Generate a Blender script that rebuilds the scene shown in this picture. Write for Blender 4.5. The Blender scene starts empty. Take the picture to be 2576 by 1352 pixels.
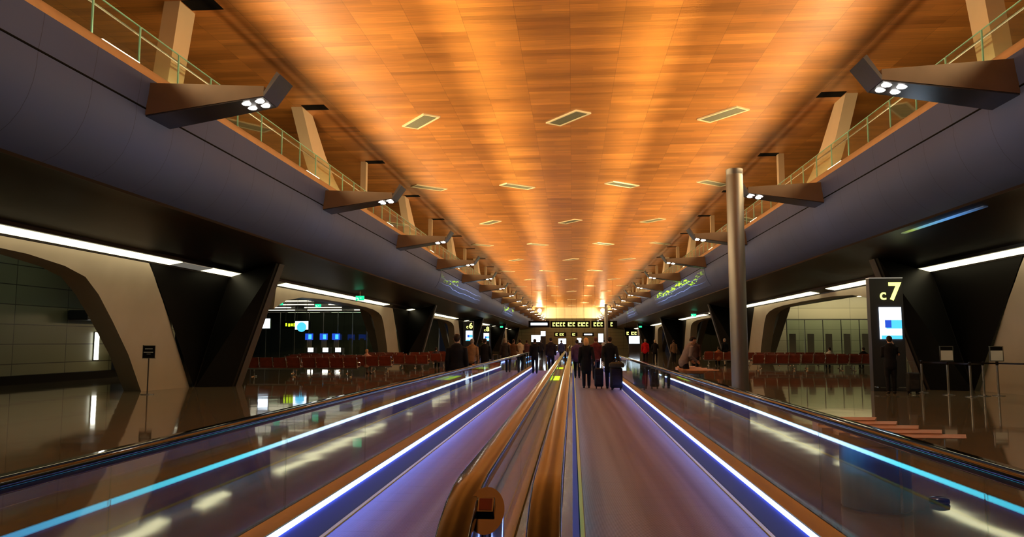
import bpy, bmesh, math, random
from mathutils import Vector, Matrix
random.seed(7)
C = bpy.context.scene.collection
SC = bpy.context.scene
R = math.radians

# ------------------------------------------------------------------ camera, world, exposure
cam = bpy.data.objects.new('camera', bpy.data.cameras.new('camera'))
C.objects.link(cam)
cam.location = (0, 0, 1.6)
cam.rotation_euler = (R(90 + 5.5314), 0, R(4.5527))
cam.data.sensor_width = 36
cam.data.lens = 36 * 1900 / 2576
cam.data.clip_start = 0.05
cam.data.clip_end = 500
SC.camera = cam
w = bpy.data.worlds.new('night'); SC.world = w
w.use_nodes = True
w.node_tree.nodes['Background'].inputs[0].default_value = (0.10, 0.11, 0.16, 1)
w.node_tree.nodes['Background'].inputs[1].default_value = 0.04
SC.view_settings.view_transform = 'Standard'
SC.view_settings.look = 'None'
SC.view_settings.gamma = 1
SC.view_settings.use_curve_mapping = False
SC.view_settings.exposure = 0.0
cy = SC.cycles
cy.max_bounces = 10; cy.diffuse_bounces = 3; cy.glossy_bounces = 5
cy.transparent_max_bounces = 40; cy.transmission_bounces = 4
cy.sample_clamp_indirect = 4.0
cy.use_denoising = True
cy.caustics_reflective = False; cy.caustics_refractive = False
WASH = 610           # added unseen area lights along the gallery edges, per bay
BAND = 75
GWASH = 52
STRIP = 3.0          # soffit strip lights

# ------------------------------------------------------------------ helpers
XC = -0.15           # centre line of the hall
YN, YF = -12.0, 186.0
ZC = 9.9             # timber ceiling

def nm(o, name):
    o.name = name; return o

class MB:
    def __init__(s): s.v = []; s.f = []
    def add(s, vs, fs):
        b = len(s.v); s.v += [tuple(p) for p in vs]; s.f += [tuple(i + b for i in f) for f in fs]; return s
    def box(s, x0, x1, y0, y1, z0, z1):
        return s.add([(x0,y0,z0),(x1,y0,z0),(x1,y1,z0),(x0,y1,z0),(x0,y0,z1),(x1,y0,z1),(x1,y1,z1),(x0,y1,z1)],
                     [(0,3,2,1),(4,5,6,7),(0,1,5,4),(1,2,6,5),(2,3,7,6),(3,0,4,7)])
    def obox(s, c, size, rot=None):
        m = rot if rot else Matrix.Identity(3)
        hx, hy, hz = size[0]/2, size[1]/2, size[2]/2
        P = [Vector(c) + m @ Vector((a*hx, b*hy, d*hz)) for d in (-1,1) for a, b in ((-1,-1),(1,-1),(1,1),(-1,1))]
        return s.add(P, [(0,3,2,1),(4,5,6,7),(0,1,5,4),(1,2,6,5),(2,3,7,6),(3,0,4,7)])
    def hull2(s, A, B):                       # prism between two matching polygons
        n = len(A)
        return s.add(list(A) + list(B), [tuple(range(n))[::-1], tuple(range(n, 2*n))] + [(i, (i+1) % n, n + (i+1) % n, n + i) for i in range(n)])
    def strip(s, prof, y0, y1, close=False, cap=False):   # profile in xz extruded along y
        n = len(prof)
        vs = [(x, y0, z) for x, z in prof] + [(x, y1, z) for x, z in prof]
        m = n if close else n - 1
        fs = [(i, (i+1) % n, n + (i+1) % n, n + i) for i in range(m)]
        if close and cap: fs += [tuple(range(n))[::-1], tuple(range(n, 2*n))]
        return s.add(vs, fs)
    def loft(s, rings, cap=True):
        n = len(rings[0]); b = []
        for r in rings: b += list(r)
        fs = []
        for k in range(len(rings) - 1):
            for i in range(n):
                j = (i + 1) % n
                fs.append((k*n + i, k*n + j, (k+1)*n + j, (k+1)*n + i))
        if cap: fs += [tuple(range(n))[::-1], tuple(range((len(rings)-1)*n, len(rings)*n))]
        return s.add(b, fs)
    def lathe(s, prof, n=20, c=(0,0,0), axis=None):
        m = axis if axis else Matrix.Identity(3)
        return s.loft([[Vector(c) + m @ Vector((r*math.cos(2*math.pi*i/n), r*math.sin(2*math.pi*i/n), z)) for i in range(n)] for r, z in prof])
    def tube(s, pts, rad, n=10, round_ends=True, ref=(0,1,0)):
        pts = [Vector(p) for p in pts]
        if not isinstance(rad, (list,)): rad = [rad] * len(pts)
        rad = [(r, r) if not isinstance(r, tuple) else r for r in rad]
        T = []
        for i in range(len(pts)):
            t = pts[min(i+1, len(pts)-1)] - pts[max(i-1, 0)]
            T.append(t.normalized() if t.length > 1e-9 else Vector((0,0,1)))
        P, Rr, TT = list(pts), list(rad), list(T)
        if round_ends:
            a, b = rad[0], rad[-1]
            ka, kb = min(a), min(b)
            P = [pts[0] - T[0]*ka*.85, pts[0] - T[0]*ka*.5] + P + [pts[-1] + T[-1]*kb*.5, pts[-1] + T[-1]*kb*.85]
            Rr = [(a[0]*.4, a[1]*.4), (a[0]*.82, a[1]*.82)] + Rr + [(b[0]*.82, b[1]*.82), (b[0]*.4, b[1]*.4)]
            TT = [T[0], T[0]] + TT + [T[-1], T[-1]]
        rings = []
        for p, r, t in zip(P, Rr, TT):
            rf = Vector(ref)
            if abs(t.dot(rf)) > .95: rf = Vector((0, 0, 1))
            sd = t.cross(rf).normalized(); ot = sd.cross(t).normalized()
            rings.append([p + sd*(r[0]*math.cos(2*math.pi*i/n)) + ot*(r[1]*math.sin(2*math.pi*i/n)) for i in range(n)])
        return s.loft(rings)
    def build(s, name, mat, parent=None, loc=None, smooth=35, world=False, bevel=0):
        me = bpy.data.meshes.new(name)
        vs = s.v
        if world and parent is not None:
            l = parent.location; vs = [(a-l[0], b-l[1], c-l[2]) for a, b, c in vs]
        me.from_pydata([tuple(v) for v in vs], [], s.f)
        bm = bmesh.new(); bm.from_mesh(me)
        bmesh.ops.recalc_face_normals(bm, faces=bm.faces)
        bm.to_mesh(me); bm.free()
        if mat: me.materials.append(mat)
        if smooth:
            for p in me.polygons: p.use_smooth = True
            me.set_sharp_from_angle(angle=R(smooth))
        o = bpy.data.objects.new(name, me); C.objects.link(o)
        if parent: o.parent = parent
        if loc: o.location = loc
        if bevel:
            b = o.modifiers.new('bevel', 'BEVEL'); b.width = bevel; b.segments = 2; b.limit_method = 'ANGLE'
        return o

def thing(name, label, cat, loc=(0,0,0), rz=0, group=None):
    o = bpy.data.objects.new(name, None); C.objects.link(o)
    o.empty_display_size = .2
    o.location = loc; o.rotation_euler = (0, 0, rz)
    return tag(o, label, cat, group)
def tag(o, label, cat, group=None):
    o['label'] = label; o['category'] = cat
    if group: o['group'] = group
    return o
def struct(o):
    o['kind'] = 'structure'; return o
def dup(root, loc, rz=None, label=None, group=None):
    r = root.copy(); C.objects.link(r); r.location = loc
    if rz is not None: r.rotation_euler = (0, 0, rz)
    if label: r['label'] = label
    if group: r['group'] = group
    for ch in list(root.children):
        c = ch.copy(); C.objects.link(c); c.parent = r
        for g in list(ch.children):
            d = g.copy(); C.objects.link(d); d.parent = c
    return r
ORD = ['zeroth','first','second','third','fourth','fifth','sixth','seventh','eighth','ninth','tenth','eleventh','twelfth','thirteenth','fourteenth','fifteenth','sixteenth','seventeenth','eighteenth','nineteenth','twentieth','twenty-first','twenty-second','twenty-third','twenty-fourth','twenty-fifth']

# ------------------------------------------------------------------ materials
def pm(name, col, rough=.5, metal=0, spec=.5, emit=None, es=0, coat=0):
    m = bpy.data.materials.new(name); m.use_nodes = True
    b = m.node_tree.nodes['Principled BSDF']
    b.inputs['Base Color'].default_value = (*col, 1)
    b.inputs['Roughness'].default_value = rough
    b.inputs['Metallic'].default_value = metal
    b.inputs['Specular IOR Level'].default_value = spec
    if coat: b.inputs['Coat Weight'].default_value = coat; b.inputs['Coat Roughness'].default_value = .05
    if emit:
        b.inputs['Emission Color'].default_value = (*emit, 1); b.inputs['Emission Strength'].default_value = es
    return m
def N(m, t, **kw):
    n = m.node_tree.nodes.new(t)
    for k, v in kw.items(): setattr(n, k, v)
    return n
def L(m, a, b): m.node_tree.links.new(a, b)
def vary(m, scale=4, amt=.15, sc3=(1,1,1), bump=0, detail=3):
    b = m.node_tree.nodes['Principled BSDF']; col = b.inputs['Base Color'].default_value[:]
    tc = N(m, 'ShaderNodeTexCoord'); mp = N(m, 'ShaderNodeMapping'); mp.inputs['Scale'].default_value = sc3
    no = N(m, 'ShaderNodeTexNoise'); no.inputs['Scale'].default_value = scale; no.inputs['Detail'].default_value = detail
    cr = N(m, 'ShaderNodeValToRGB')
    cr.color_ramp.elements[0].position = .3; cr.color_ramp.elements[1].position = .7
    cr.color_ramp.elements[0].color = tuple(c*(1-amt) for c in col[:3]) + (1,)
    cr.color_ramp.elements[1].color = tuple(min(1, c*(1+amt)) for c in col[:3]) + (1,)
    L(m, tc.outputs['Object'], mp.inputs[0]); L(m, mp.outputs[0], no.inputs['Vector'])
    L(m, no.outputs[0], cr.inputs[0]); L(m, cr.outputs[0], b.inputs['Base Color'])
    if bump:
        bp = N(m, 'ShaderNodeBump'); bp.inputs['Strength'].default_value = bump
        L(m, no.outputs[0], bp.inputs['Height']); L(m, bp.outputs[0], b.inputs['Normal'])
    return m
def emitm(name, col, s): return pm(name, (0.02,0.02,0.02), .5, emit=col, es=s)

def ceiling_mat():
    m = pm('timber_ceiling', (.55,.24,.06), .36, spec=.55); b = m.node_tree.nodes['Principled BSDF']
    tc = N(m, 'ShaderNodeTexCoord')
    def brick(w_, h_, off, c1, c2, mort, mcol):
        t = N(m, 'ShaderNodeTexBrick'); t.offset = off; t.squash = 1
        t.inputs['Scale'].default_value = 1; t.inputs['Brick Width'].default_value = w_; t.inputs['Row Height'].default_value = h_
        t.inputs['Mortar Size'].default_value = mort; t.inputs['Mortar Smooth'].default_value = .3
        t.inputs['Color1'].default_value = (*c1, 1); t.inputs['Color2'].default_value = (*c2, 1); t.inputs['Mortar'].default_value = (*mcol, 1)
        L(m, tc.outputs['Object'], t.inputs['Vector']); return t
    a = brick(1.39, .72, 0, (.60,.245,.052), (.43,.165,.034), .007, (.30,.115,.025))
    c = brick(2.78, .24, .5, (1.12,1.1,1.08), (.80,.79,.78), .0, (1,1,1))
    d = brick(1.39, .36, .5, (1.08,1.08,1.08), (.84,.84,.84), .0, (1,1,1))
    mp = N(m, 'ShaderNodeMapping'); mp.inputs['Scale'].default_value = (.5, 9, 1)
    no = N(m, 'ShaderNodeTexNoise'); no.inputs['Scale'].default_value = 2.2; no.inputs['Detail'].default_value = 4
    L(m, tc.outputs['Object'], mp.inputs[0]); L(m, mp.outputs[0], no.inputs['Vector'])
    rr = N(m, 'ShaderNodeMapRange'); rr.inputs[1].default_value = .3; rr.inputs[2].default_value = .7; rr.inputs[3].default_value = .82; rr.inputs[4].default_value = 1.15
    L(m, no.outputs[0], rr.inputs[0])
    prev = a.outputs['Color']
    for q in (c.outputs['Color'], d.outputs['Color'], rr.outputs[0]):
        x = N(m, 'ShaderNodeMix', data_type='RGBA', blend_type='MULTIPLY'); x.inputs[0].default_value = 1
        L(m, prev, x.inputs[6]); L(m, q, x.inputs[7]); prev = x.outputs[2]
    L(m, prev, b.inputs['Base Color'])
    rg = N(m, 'ShaderNodeMapRange'); rg.inputs[3].default_value = .30; rg.inputs[4].default_value = .44
    L(m, no.outputs[0], rg.inputs[0]); L(m, rg.outputs[0], b.inputs['Roughness'])
    return m
def floor_mat():
    m = pm('polished_stone', (.085,.062,.042), .05, spec=.6); b = m.node_tree.nodes['Principled BSDF']
    tc = N(m, 'ShaderNodeTexCoord')
    t = N(m, 'ShaderNodeTexBrick'); t.offset = 0
    t.inputs['Scale'].default_value = 1; t.inputs['Brick Width'].default_value = 5.5; t.inputs['Row Height'].default_value = 5.5
    t.inputs['Mortar Size'].default_value = .014
    t.inputs['Color1'].default_value = (.16,.125,.078,1); t.inputs['Color2'].default_value = (.175,.135,.084,1); t.inputs['Mortar'].default_value = (.30,.24,.18,1)
    L(m, tc.outputs['Object'], t.inputs['Vector'])
    no = N(m, 'ShaderNodeTexNoise'); no.inputs['Scale'].default_value = 1.1; no.inputs['Detail'].default_value = 3
    L(m, tc.outputs['Object'], no.inputs['Vector'])
    rr = N(m, 'ShaderNodeMapRange'); rr.inputs[3].default_value = .8; rr.inputs[4].default_value = 1.2
    L(m, no.outputs[0], rr.inputs[0])
    x = N(m, 'ShaderNodeMix', data_type='RGBA', blend_type='MULTIPLY'); x.inputs[0].default_value = 1
    L(m, t.outputs['Color'], x.inputs[6]); L(m, rr.outputs[0], x.inputs[7]); L(m, x.outputs[2], b.inputs['Base Color'])
    n2 = N(m, 'ShaderNodeTexNoise'); n2.inputs['Scale'].default_value = .9; n2.inputs['Detail'].default_value = 1
    L(m, tc.outputs['Object'], n2.inputs['Vector'])
    bp = N(m, 'ShaderNodeBump'); bp.inputs['Strength'].default_value = .05; bp.inputs['Distance'].default_value = .05
    L(m, n2.outputs[0], bp.inputs['Height']); L(m, bp.outputs[0], b.inputs['Normal'])
    return m
def fascia_mat():
    m = pm('blue_grey_panel', (.20,.21,.30), .55, metal=0, spec=.1); b = m.node_tree.nodes['Principled BSDF']
    tc = N(m, 'ShaderNodeTexCoord'); sx = N(m, 'ShaderNodeSeparateXYZ'); L(m, tc.outputs['Object'], sx.inputs[0])
    md = N(m, 'ShaderNodeMath', operation='PINGPONG'); md.inputs[1].default_value = .7
    L(m, sx.outputs['Y'], md.inputs[0])
    lt = N(m, 'ShaderNodeMath', operation='LESS_THAN'); lt.inputs[1].default_value = .007; L(m, md.outputs[0], lt.inputs[0])
    no = N(m, 'ShaderNodeTexNoise'); no.inputs['Scale'].default_value = .5; L(m, tc.outputs['Object'], no.inputs['Vector'])
    cr = N(m, 'ShaderNodeValToRGB'); cr.color_ramp.elements[0].color = (.052,.070,.160,1); cr.color_ramp.elements[1].color = (.068,.090,.20,1)  # blue of the LED light is put into the panel colour
    L(m, no.outputs[0], cr.inputs[0])
    x = N(m, 'ShaderNodeMix', data_type='RGBA'); L(m, lt.outputs[0], x.inputs[0]); L(m, cr.outputs[0], x.inputs[6]); x.inputs[7].default_value = (.035,.042,.09,1)
    L(m, x.outputs[2], b.inputs['Base Color']); return m
def belt_mat(name, c0, c1):
    m = pm(name, c0, .55, metal=.2); b = m.node_tree.nodes['Principled BSDF']
    tc = N(m, 'ShaderNodeTexCoord'); sx = N(m, 'ShaderNodeSeparateXYZ'); L(m, tc.outputs['Object'], sx.inputs[0])
    pp = N(m, 'ShaderNodeMath', operation='PINGPONG'); pp.inputs[1].default_value = .005; L(m, sx.outputs['X'], pp.inputs[0])
    mr = N(m, 'ShaderNodeMapRange'); mr.inputs[1].default_value = .0008; mr.inputs[2].default_value = .0035; mr.inputs[3].default_value = .3; mr.inputs[4].default_value = 1.15
    L(m, pp.outputs[0], mr.inputs[0])
    mp = N(m, 'ShaderNodeMapping'); mp.inputs['Scale'].default_value = (6, .12, 1)
    no = N(m, 'ShaderNodeTexNoise'); no.inputs['Scale'].default_value = 1.0; no.inputs['Detail'].default_value = 2
    L(m, tc.outputs['Object'], mp.inputs[0]); L(m, mp.outputs[0], no.inputs['Vector'])
    cr = N(m, 'ShaderNodeValToRGB'); cr.color_ramp.elements[0].position = .35; cr.color_ramp.elements[1].position = .65
    cr.color_ramp.elements[0].color = (*c1, 1); cr.color_ramp.elements[1].color = (*c0, 1)
    L(m, no.outputs[0], cr.inputs[0])
    # joints between pallets
    py = N(m, 'ShaderNodeMath', operation='PINGPONG'); py.inputs[1].default_value = .2; L(m, sx.outputs['Y'], py.inputs[0])
    ly = N(m, 'ShaderNodeMapRange'); ly.inputs[1].default_value = .0; ly.inputs[2].default_value = .008; ly.inputs[3].default_value = .7; ly.inputs[4].default_value = 1
    L(m, py.outputs[0], ly.inputs[0])
    mu = N(m, 'ShaderNodeMath', operation='MULTIPLY'); L(m, mr.outputs[0], mu.inputs[0]); L(m, ly.outputs[0], mu.inputs[1])
    x = N(m, 'ShaderNodeMix', data_type='RGBA', blend_type='MULTIPLY'); x.inputs[0].default_value = 1
    L(m, cr.outputs[0], x.inputs[6]); L(m, mu.outputs[0], x.inputs[7]); L(m, x.outputs[2], b.inputs['Base Color']); return m
def glass_mat(name, tint, f0=.045, k=1.0, rough=0.0):
    m = bpy.data.materials.new(name); m.use_nodes = True; nt = m.node_tree; nt.nodes.clear()
    out = N(m, 'ShaderNodeOutputMaterial'); mx = N(m, 'ShaderNodeMixShader')
    tr = N(m, 'ShaderNodeBsdfTransparent'); tr.inputs[0].default_value = (*tint, 1)
    gl = N(m, 'ShaderNodeBsdfAnisotropic') if False else N(m, 'ShaderNodeBsdfGlossy'); gl.inputs['Roughness'].default_value = rough
    gl.inputs['Color'].default_value = (.95,1,1,1)
    lw = N(m, 'ShaderNodeLayerWeight'); lw.inputs[0].default_value = .5
    pw = N(m, 'ShaderNodeMath', operation='POWER'); pw.inputs[1].default_value = 5; L(m, lw.outputs['Facing'], pw.inputs[0])
    ma = N(m, 'ShaderNodeMath', operation='MULTIPLY_ADD'); ma.inputs[1].default_value = (1-f0)*k; ma.inputs[2].default_value = f0; ma.use_clamp = True
    L(m, pw.outputs[0], ma.inputs[0]); L(m, ma.outputs[0], mx.inputs[0]); L(m, tr.outputs[0], mx.inputs[1]); L(m, gl.outputs[0], mx.inputs[2]); L(m, mx.outputs[0], out.inputs[0])
    return m
def led_mat():     # colour-changing strip: blue, then cyan, then blue-white along the walkway
    m = pm('led_colour', (.02,.02,.02)); b = m.node_tree.nodes['Principled BSDF']
    tc = N(m, 'ShaderNodeTexCoord'); sx = N(m, 'ShaderNodeSeparateXYZ'); L(m, tc.outputs['Object'], sx.inputs[0])
    mr = N(m, 'ShaderNodeMapRange'); mr.inputs[1].default_value = 6; mr.inputs[2].default_value = 26; L(m, sx.outputs['Y'], mr.inputs[0])
    cr = N(m, 'ShaderNodeValToRGB'); e = cr.color_ramp.elements
    e[0].position = .20; e[0].color = (.10,.40,1,1); e[1].position = .34; e[1].color = (.06,.72,1,1)
    q = e.new(.45); q.color = (.12,.80,1,1); q = e.new(.55); q.color = (.62,.80,1,1)
    L(m, mr.outputs[0], cr.inputs[0]); L(m, cr.outputs[0], b.inputs['Emission Color']); b.inputs['Emission Strength'].default_value = 5
    return m
def panel_wall(name, col, rough, rowh=.75, colw=3, line=(.02,.02,.015)):
    m = pm(name, col, rough); b = m.node_tree.nodes['Principled BSDF']
    tc = N(m, 'ShaderNodeTexCoord'); mp = N(m, 'ShaderNodeMapping'); mp.inputs['Rotation'].default_value = (0, 0, 0)
    sx = N(m, 'ShaderNodeSeparateXYZ'); L(m, tc.outputs['Object'], sx.inputs[0])
    ad = N(m, 'ShaderNodeMath', operation='ADD'); L(m, sx.outputs['X'], ad.inputs[0]); L(m, sx.outputs['Y'], ad.inputs[1])
    cb = N(m, 'ShaderNodeCombineXYZ'); L(m, ad.outputs[0], cb.inputs[0]); L(m, sx.outputs['Z'], cb.inputs[1])
    t = N(m, 'ShaderNodeTexBrick'); t.offset = 0; t.inputs['Scale'].default_value = 1
    t.inputs['Brick Width'].default_value = colw; t.inputs['Row Height'].default_value = rowh; t.inputs['Mortar Size'].default_value = .018
    t.inputs['Color1'].default_value = (*col, 1); t.inputs['Color2'].default_value = (*[c*.85 for c in col], 1); t.inputs['Mortar'].default_value = (*line, 1)
    L(m, cb.outputs[0], t.inputs['Vector']); L(m, t.outputs['Color'], b.inputs['Base Color']); return m

M = {}
M['ceil'] = ceiling_mat(); M['floor'] = floor_mat(); M['fascia'] = fascia_mat()
M['lip'] = vary(pm('tan_edge', (.42,.27,.15), .35, spec=.5), 2, .1)
M['soffit'] = vary(pm('dark_soffit', (.018,.013,.012), .4, spec=.22), .6, .15)
M['pier'] = vary(pm('pale_pier', (.30,.255,.20), .5), .8, .08)
M['black'] = vary(pm('black_cladding', (.006,.005,.0045), .6, spec=.08), .7, .2)
M['edge'] = pm('brown_edge', (.035,.027,.023), .5, spec=.2)
M['column'] = vary(pm('tan_column', (.62,.47,.29), .5), 1, .06)
M['arm'] = vary(pm('arm_metal', (.15,.105,.075), .4, metal=.2), 2, .08)
M['armdark'] = pm('arm_underside', (.10,.095,.11), .22, metal=.7)
M['mirror'] = pm('wing_metal', (.16,.16,.19), .25, metal=.8)
M['lamp'] = emitm('lamp_lens', (1,.94,.84), 60)
M['cove'] = emitm('cove_lens', (1,.80,.48), 7)
M['strip'] = emitm('strip_lens', (1,.90,.54), STRIP)
M['stripoff'] = pm('strip_unlit', (.35,.33,.28), .4, emit=(1,.95,.8), es=.12)
M['hole'] = pm('recess_black', (.004,.004,.004), .8, spec=.05)
M['grille'] = vary(pm('vent_grille', (.16,.16,.10), .5), 40, .35, (1,1,1))
M['frame'] = pm('vent_frame', (.85,.75,.5), .4)
M['gglass'] = glass_mat('gallery_glass', (.86,.93,.88), .05, 1.0)
M['gedge'] = pm('glass_edge_green', (.25,.62,.45), .15, spec=.8, emit=(.4,1,.75), es=.02)
M['wglass'] = glass_mat('walkway_glass', (.92,.95,.94), .045, .85)
M['pglass'] = glass_mat('partition_glass', (.8,.88,.84), .05, .8)
M['rubber'] = pm('black_rubber', (.012,.008,.006), .14, spec=.32)
M['rubbero'] = pm('dark_rubber', (.005,.004,.004), .07, spec=.35)
M['steel'] = vary(pm('brushed_steel', (.50,.48,.47), .26, metal=1), 30, .08, (1,.02,1))
M['deck'] = vary(pm('deck_steel', (.55,.50,.46), .22, metal=1), 20, .06, (1,.03,1))
M['skirt'] = pm('skirt_panel', (.055,.08,.30), .5, metal=0, spec=.1)  # blue LED glow put into the skirt's base colour
M['chrome'] = pm('chrome', (.75,.74,.72), .1, metal=1)
M['led'] = led_mat()
M['ledw'] = emitm('led_blue_white', (.24,.34,1), 12)
M['yellow'] = pm('safety_yellow', (.45,.33,.03), .5)
M['beltl'] = belt_mat('belt_lilac', (.28,.33,.62), (.205,.24,.48)); M['beltr'] = belt_mat('belt_grey', (.25,.245,.285), (.165,.155,.185))
M['leather'] = vary(pm('red_leather', (.17,.028,.012), .4), 6, .2)
M['copper'] = vary(pm('copper_slat', (.62,.33,.17), .36, metal=.35), 8, .12, (1,.2,1))
M['pillar'] = vary(pm('pillar_steel', (.22,.21,.20), .42, metal=.75), 20, .06, (1,1,.05))
M['skin'] = vary(pm('skin', (.42,.23,.15), .55), 5, .06)
M['eye'] = pm('eye', (.03,.02,.02), .2)
M['wallg'] = panel_wall('olive_panel', (.20,.21,.13), .28)
M['wallb'] = panel_wall('beige_panel', (.60,.52,.34), .4, .85, 4, (.30,.26,.17))
M['olive'] = panel_wall('olive_dark', (.09,.09,.055), .4, 6, 1.3, (.02,.02,.015))
M['dark'] = vary(pm('dark_wall', (.02,.02,.025), .4), 1, .2)
M['endw'] = panel_wall('end_panel', (.62,.54,.36), .45, 1.6, 4, (.4,.34,.22))
M['screen'] = emitm('screen_white', (.75,.88,1), 3.0)
M['screenb'] = emitm('screen_blue', (.02,.10,.8), .9)
M['screenc'] = emitm('screen_cyan', (.08,.6,.95), 1.3)
M['gtext'] = emitm('gate_text', (.95,1,.22), 2.2)
M['exit'] = emitm('exit_green', (.01,.85,.38), 1.2)
M['exitw'] = emitm('exit_mark', (.75,1,.9), 1.2)
M['tube'] = emitm('tube_white', (1,.97,.82), 5)
M['lounge'] = emitm('lounge_lens', (1,.93,.66), 3.2); M['batten'] = emitm('batten_lens', (.95,1,.70), 6); M['wallwash'] = emitm('wallwash_lens', (1,.92,.60), 16)
M['warm'] = emitm('flood_warm', (1,.78,.42), 40)
M['white'] = pm('white_card', (.65,.63,.58), .5)
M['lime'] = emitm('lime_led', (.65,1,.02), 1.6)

# ------------------------------------------------------------------ the hall
fl = MB().add([(-60,YN,0),(60,YN,0),(60,200,0),(-60,200,0)], [(0,1,2,3)])
struct(fl.build('floor', M['floor'], smooth=0))
ce = MB().box(-17, 17, YN, YF, ZC, ZC + .2)
struct(ce.build('ceiling', M['ceil'], smooth=0))

LIP = [(9.05,7.17),(8.92,7.22),(8.72,7.25),(8.55,7.22),(8.44,7.14),(8.39,7.02),(8.37,6.93)]
FAS = [(8.37,6.93),(8.40,6.62),(8.44,6.36),(8.445,6.32),(8.45,6.28),(8.46,6.05),(8.50,5.80),(8.58,5.55),(8.70,5.31),(8.86,5.11),(9.07,4.93),(9.32,4.81)]
SOF = [(9.32,4.81),(9.36,4.76),(9.42,4.76),(9.8,4.70),(10.4,4.62),(11.4,4.52),(12.4,4.42),(12.74,4.36),(12.78,4.27),(13.36,4.165),(13.37,4.12),(16,4.12)]
for sgn, sd in ((-1, 'left'), (1, 'right')):
    X = lambda prof: [(XC + sgn*a, b) for a, b in prof]
    struct(MB().strip(X(LIP), YN, YF).build('trim_%d' % (1 if sgn < 0 else 2), M['lip']))
    struct(MB().strip(X(FAS), YN, YF).build('wall_%s_gallery_fascia' % sd, M['fascia'], smooth=60))
    struct(MB().strip(X([(8.45,6.335),(8.435,6.325),(8.435,6.30),(8.455,6.29)]), YN, YF).build('trim_%d' % (3 if sgn < 0 else 4), M['hole']))
    struct(MB().strip(X(SOF), YN, YF).build('ceiling_%s_soffit' % sd, M['soffit']))
    # gallery: floor slab, back wall
    struct(MB().strip(X([(9.05,7.17),(9.05,7.12),(16.8,7.12)]), YN, YF).build('floor_%s_gallery' % sd, M['black'], smooth=0))
    struct(MB().box(*sorted((XC + sgn*16.6, XC + sgn*16.9)), YN, YF, 4.3, ZC).build('wall_%s_gallery' % sd, M['edge'], smooth=0))
    # lounge ceiling behind the piers
    struct(MB().box(*sorted((XC + sgn*16, XC + sgn*58)), YN, 150, 5.2, 5.4).build('ceiling_%s_lounge' % sd, M['soffit'], smooth=0))
    struct(MB().box(*sorted((XC + sgn*15.9, XC + sgn*16.1)), YN, YF, 4.12, 5.3).build('trim_%d' % (5 if sgn < 0 else 6), M['soffit'], smooth=0))

# end of the hall
struct(MB().box(-17, 17, YF - .4, YF, 0, ZC).build('wall_end', M['endw'], smooth=0))
struct(MB().box(-16.5, 16.5, 180, 180.6, 0, 7.1).build('wall_end_screen', M['wallg'], smooth=0))
# lounge end walls
struct(MB().box(-58, -16, 90, 90.5, 0, 5.3).build('wall_left_lounge', M['olive'], smooth=0))
struct(MB().box(16, 58, 118, 118.5, 0, 5.3).build('wall_right_lounge', M['olive'], smooth=0))
# left panelled wall alongside the concourse
struct(MB().box(-21.5, -21.0, YN, 36.6, 0, 5.2).build('wall_left', M['wallg'], smooth=0))
struct(MB().box(-30, -29.6, 37, 50, 0, 5.2).build('wall_left_back', M['wallg'], smooth=0))
struct(MB().box(-29.7, -21.4, 39.0, 39.4, 0, 5.2).build('wall_left_return', M['wallg'], smooth=0))
struct(MB().box(-21.0, -20.6, YN, 35.4, 0, .32).build('baseboard_left', M['black'], smooth=0))
struct(MB().box(15.8, 40, 62, 62.4, 0, 5.2).build('wall_right', M['wallb'], smooth=0))
struct(MB().box(23.5, 23.9, YN, 40, 0, 5.2).build('wall_right_side', M['wallg'], smooth=0))

# ------------------------------------------------------------------ piers (V shaped, every 33 m)
def pier(sgn, y0, label):
    t = thing('structural_pier', label, 'pier', (XC + sgn*12.9, y0, 0), 0, 'V piers under the galleries')
    P = lambda a, y, z: (XC + sgn*a, y0 + y, z)
    # dark infill between the legs
    A = [P(13.15,0,0), P(13.12,.04,0), P(11.95,.40,0), P(11.95,1.15,0), P(13.15,2.6,0)]
    B = [P(13.38,-2.7,4.14), P(13.38,2.95,4.14), P(10.9,1.5,4.53), P(10.9,2.2,4.53), P(13.38,6.0,4.14)]
    MB().hull2(A, B).build('infill_panel', M['black'], t, world=True, smooth=0)
    A = [P(11.94,.62,0), P(11.91,.62,0), P(11.91,1.15,0), P(11.94,1.15,0)]
    B = [P(10.89,1.72,4.53), P(10.86,1.72,4.53), P(10.86,2.2,4.53), P(10.89,2.2,4.53)]
    MB().hull2(A, B).build('edge_strip', M['edge'], t, world=True, smooth=0)
    # pale leg that leans out and runs into the arch: outline in the (y, z) plane
    inner = [(-2.3,0),(-3.3,1.2),(-4.35,2.2),(-5.2,2.95),(-5.9,3.4),(-6.8,3.62),(-8.2,3.78),(-10.2,3.86),(-14,3.9),(-19,3.9),(-22,3.8),(-24,3.55),(-25.4,3.1)]
    outer = [(.05,0),(-.75,1.2),(-1.4,2.2),(-1.95,2.95),(-2.3,3.4),(-2.55,3.75),(-2.85,4.1),(-10.2,4.1),(-14,4.1),(-19,4.1),(-22,4.1),(-24,4.1),(-25.4,4.1)]
    rings = []
    for (yi, zi), (yo, zo) in zip(inner, outer):
        k = max(0, 1 - zi/3.5)
        rings.append([P(13.38 + .35*k, yi, zi), P(13.34, yo, zo), P(13.75, yo + .12*k, zo), P(14.1 + .4*k, yi + .3*k, zi)])
    MB().loft(rings).build('leg', M['pier'], t, world=True, smooth=50)
    # inner leg seen through the gap at the top
    A = [P(14.4,-.8,0), P(14.4,.2,0), P(15.0,.2,0), P(15.0,-.8,0)]
    B = [P(15.2,-3.2,4.1), P(15.2,-1.9,4.1), P(15.8,-1.9,4.1), P(15.8,-3.2,4.1)]
    MB().hull2(A, B).build('leg', M['pier'], t, world=True, smooth=0)
    return t
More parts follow.
